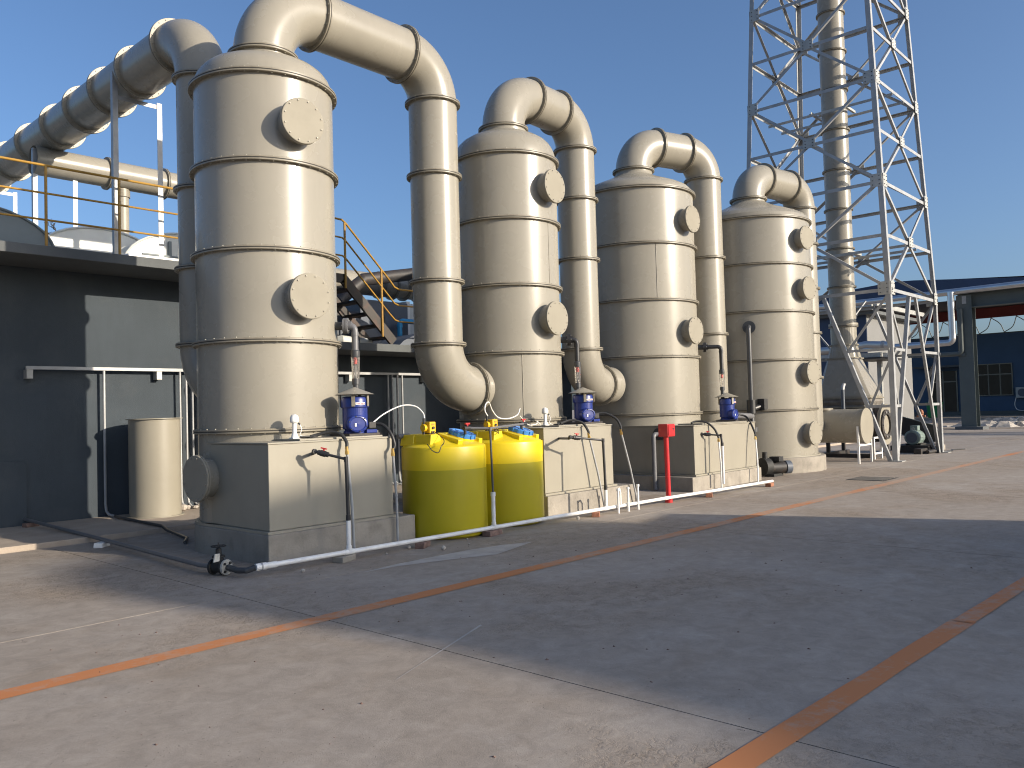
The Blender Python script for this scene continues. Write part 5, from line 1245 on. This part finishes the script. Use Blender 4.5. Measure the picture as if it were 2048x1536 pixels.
b = MB(); b.lathe([(0.001, 0), (0.17, 0), (0.10, 0.05), (0.085, 0.1), (0.085, 0.72), (0.15, 0.75), (0.15, 0.80), (0.11, 0.95), (0.001, 1.02)], 16, (54, 15.75, 0.012)); b.build('body', 'brick', t)
b = MB(); b.cyl((53.75, 15.75, 0.70), (54.25, 15.75, 0.70), 0.07, n=12); b.cyl((54, 15.5, 0.6), (54, 16, 0.6), 0.06, n=12); b.build('outlet', 'brick', t)
# crumpled pale sheeting and rubble along the far edge of the yard
rb = MB(); rnd = random.Random(4)
for k in range(260):
    x, y = rnd.uniform(50.2, 66), rnd.uniform(-6, 13.8); r = rnd.uniform(0.12, 0.5); h = rnd.uniform(0.08, 0.30); n = 7
    ring = [(x + r * math.cos(2 * PI * i / n) * rnd.uniform(.6, 1.3), y + r * 1.5 * math.sin(2 * PI * i / n) * rnd.uniform(.6, 1.3), 0.01) for i in range(n)]
    top = [(x + (px_ - x) * 0.5 + rnd.uniform(-.1, .1), y + (py_ - y) * 0.5 + rnd.uniform(-.1, .1), h * rnd.uniform(.6, 1.2)) for px_, py_, _ in ring]
    rb.add(ring + top, [(i, (i + 1) % n, n + (i + 1) % n, n + i) for i in range(n)] + [tuple(range(n, 2 * n))])
o = rb.build('rubble', 'stone', stuff=True); o['label'] = 'pale rubble and crumpled sheeting along the far yard edge'

# bare treetop beyond the roof
t = thing('bare_tree', 'bare dark treetop showing beyond the roof between railing posts', 'tree', (12.2, 36, 0))
b = MB(); b.tube([(12.2, 36, 0), (12.22, 36.1, 5), (12.1, 36, 9.3)], [0.18, 0.13, 0.06], 8); b.build('trunk', 'twig', t)
rnd = random.Random(11); b = MB()
def twig(p, d, L_, r, lv):
    q = p + d * L_; mid = p.lerp(q, 0.5) + Vector((rnd.uniform(-.06, .06), rnd.uniform(-.06, .06), rnd.uniform(-.04, .06)))
    b.tube([p, mid, q], [r, r * 0.8, r * 0.55], 4, caps=False)
    if lv == 0: return
    for k in range(3):
        a = Vector((rnd.uniform(-1, 1), rnd.uniform(-1, 1), rnd.uniform(-.15, 1))).normalized()
        twig(p.lerp(q, rnd.uniform(.4, 1)), (d * 0.6 + a * 0.7).normalized(), L_ * rnd.uniform(.5, .75), r * 0.62, lv - 1)
for k in range(8):
    a = Vector((rnd.uniform(-1, 1), rnd.uniform(-1, 1), rnd.uniform(.5, 1.4))).normalized()
    twig(Vector((12.12, 36, 8.3 + 0.13 * k)), a, rnd.uniform(.35, .55), 0.026, 3)
b.build('crown', 'twig', t)

# ------------------------------------------------------------------ unseen stand-in blocks added behind the viewer to shade the yard
def uw(u, w): return (0.9524 * u - 0.305 * w, 0.305 * u + 0.9524 * w)
sb = thing('far_shade_blocker', 'unseen tall block with a curved top, added behind the viewer to shade the yard', 'building', (*uw(7.6, -40), 0))
prof = [(3.75, 0), (3.75, 12.53), (4.37, 12.68), (4.85, 13.10), (5.10, 13.38), (5.30, 13.88), (5.40, 14.33), (5.75, 14.80), (6.30, 15.08), (7.28, 15.18), (8.93, 15.24), (9.45, 15.14), (11.10, 14.80), (11.42, 14.38), (11.52, 0)]  # outline of the added blocker, shaped to its soft shade edge
c0 = uw(0, -40)
b = MB(); b.extrude(prof, (c0[0], c0[1], 0), (0.9524, 0.305, 0), (0, 0, 1), 16); b.build('wall', 'grey_wall', sb)
b = MB(); c1 = uw(6.2, -39.9)
b.extrude([(-1.6, 0.02), (1.6, 0.02), (1.6, 4), (-1.6, 4)], (c1[0], c1[1], 0), (0.9524, 0.305, 0), (0, 0, 1), -0.06); b.build('door', 'galv_dull', sb)  # made-up door on the far blocker
gs = thing('near_shade_blocker', 'low flat-roofed shed standing beside the yard behind the viewer', 'building', (*uw(10.8, -7), 0))
c2 = uw(0, -6.5)
b = MB(); b.extrude([(8.0, 0), (12.78, 0), (12.76, 1.6), (12.52, 3.02), (8.0, 3.1)], (c2[0], c2[1], 0), (0.9524, 0.305, 0), (0, 0, 1), 4.0); b.build('wall', 'grey_wall', gs)  # added blocker, outline slanted to place the sharp shade edge
b = MB(); b.extrude([(8.8, 0.02), (9.8, 0.02), (9.8, 2.1), (8.8, 2.1)], uw(0, -6.44) + (0,), (0.9524, 0.305, 0), (0, 0, 1), -0.05); b.build('door', 'slate', gs)  # made-up door on the near blocker
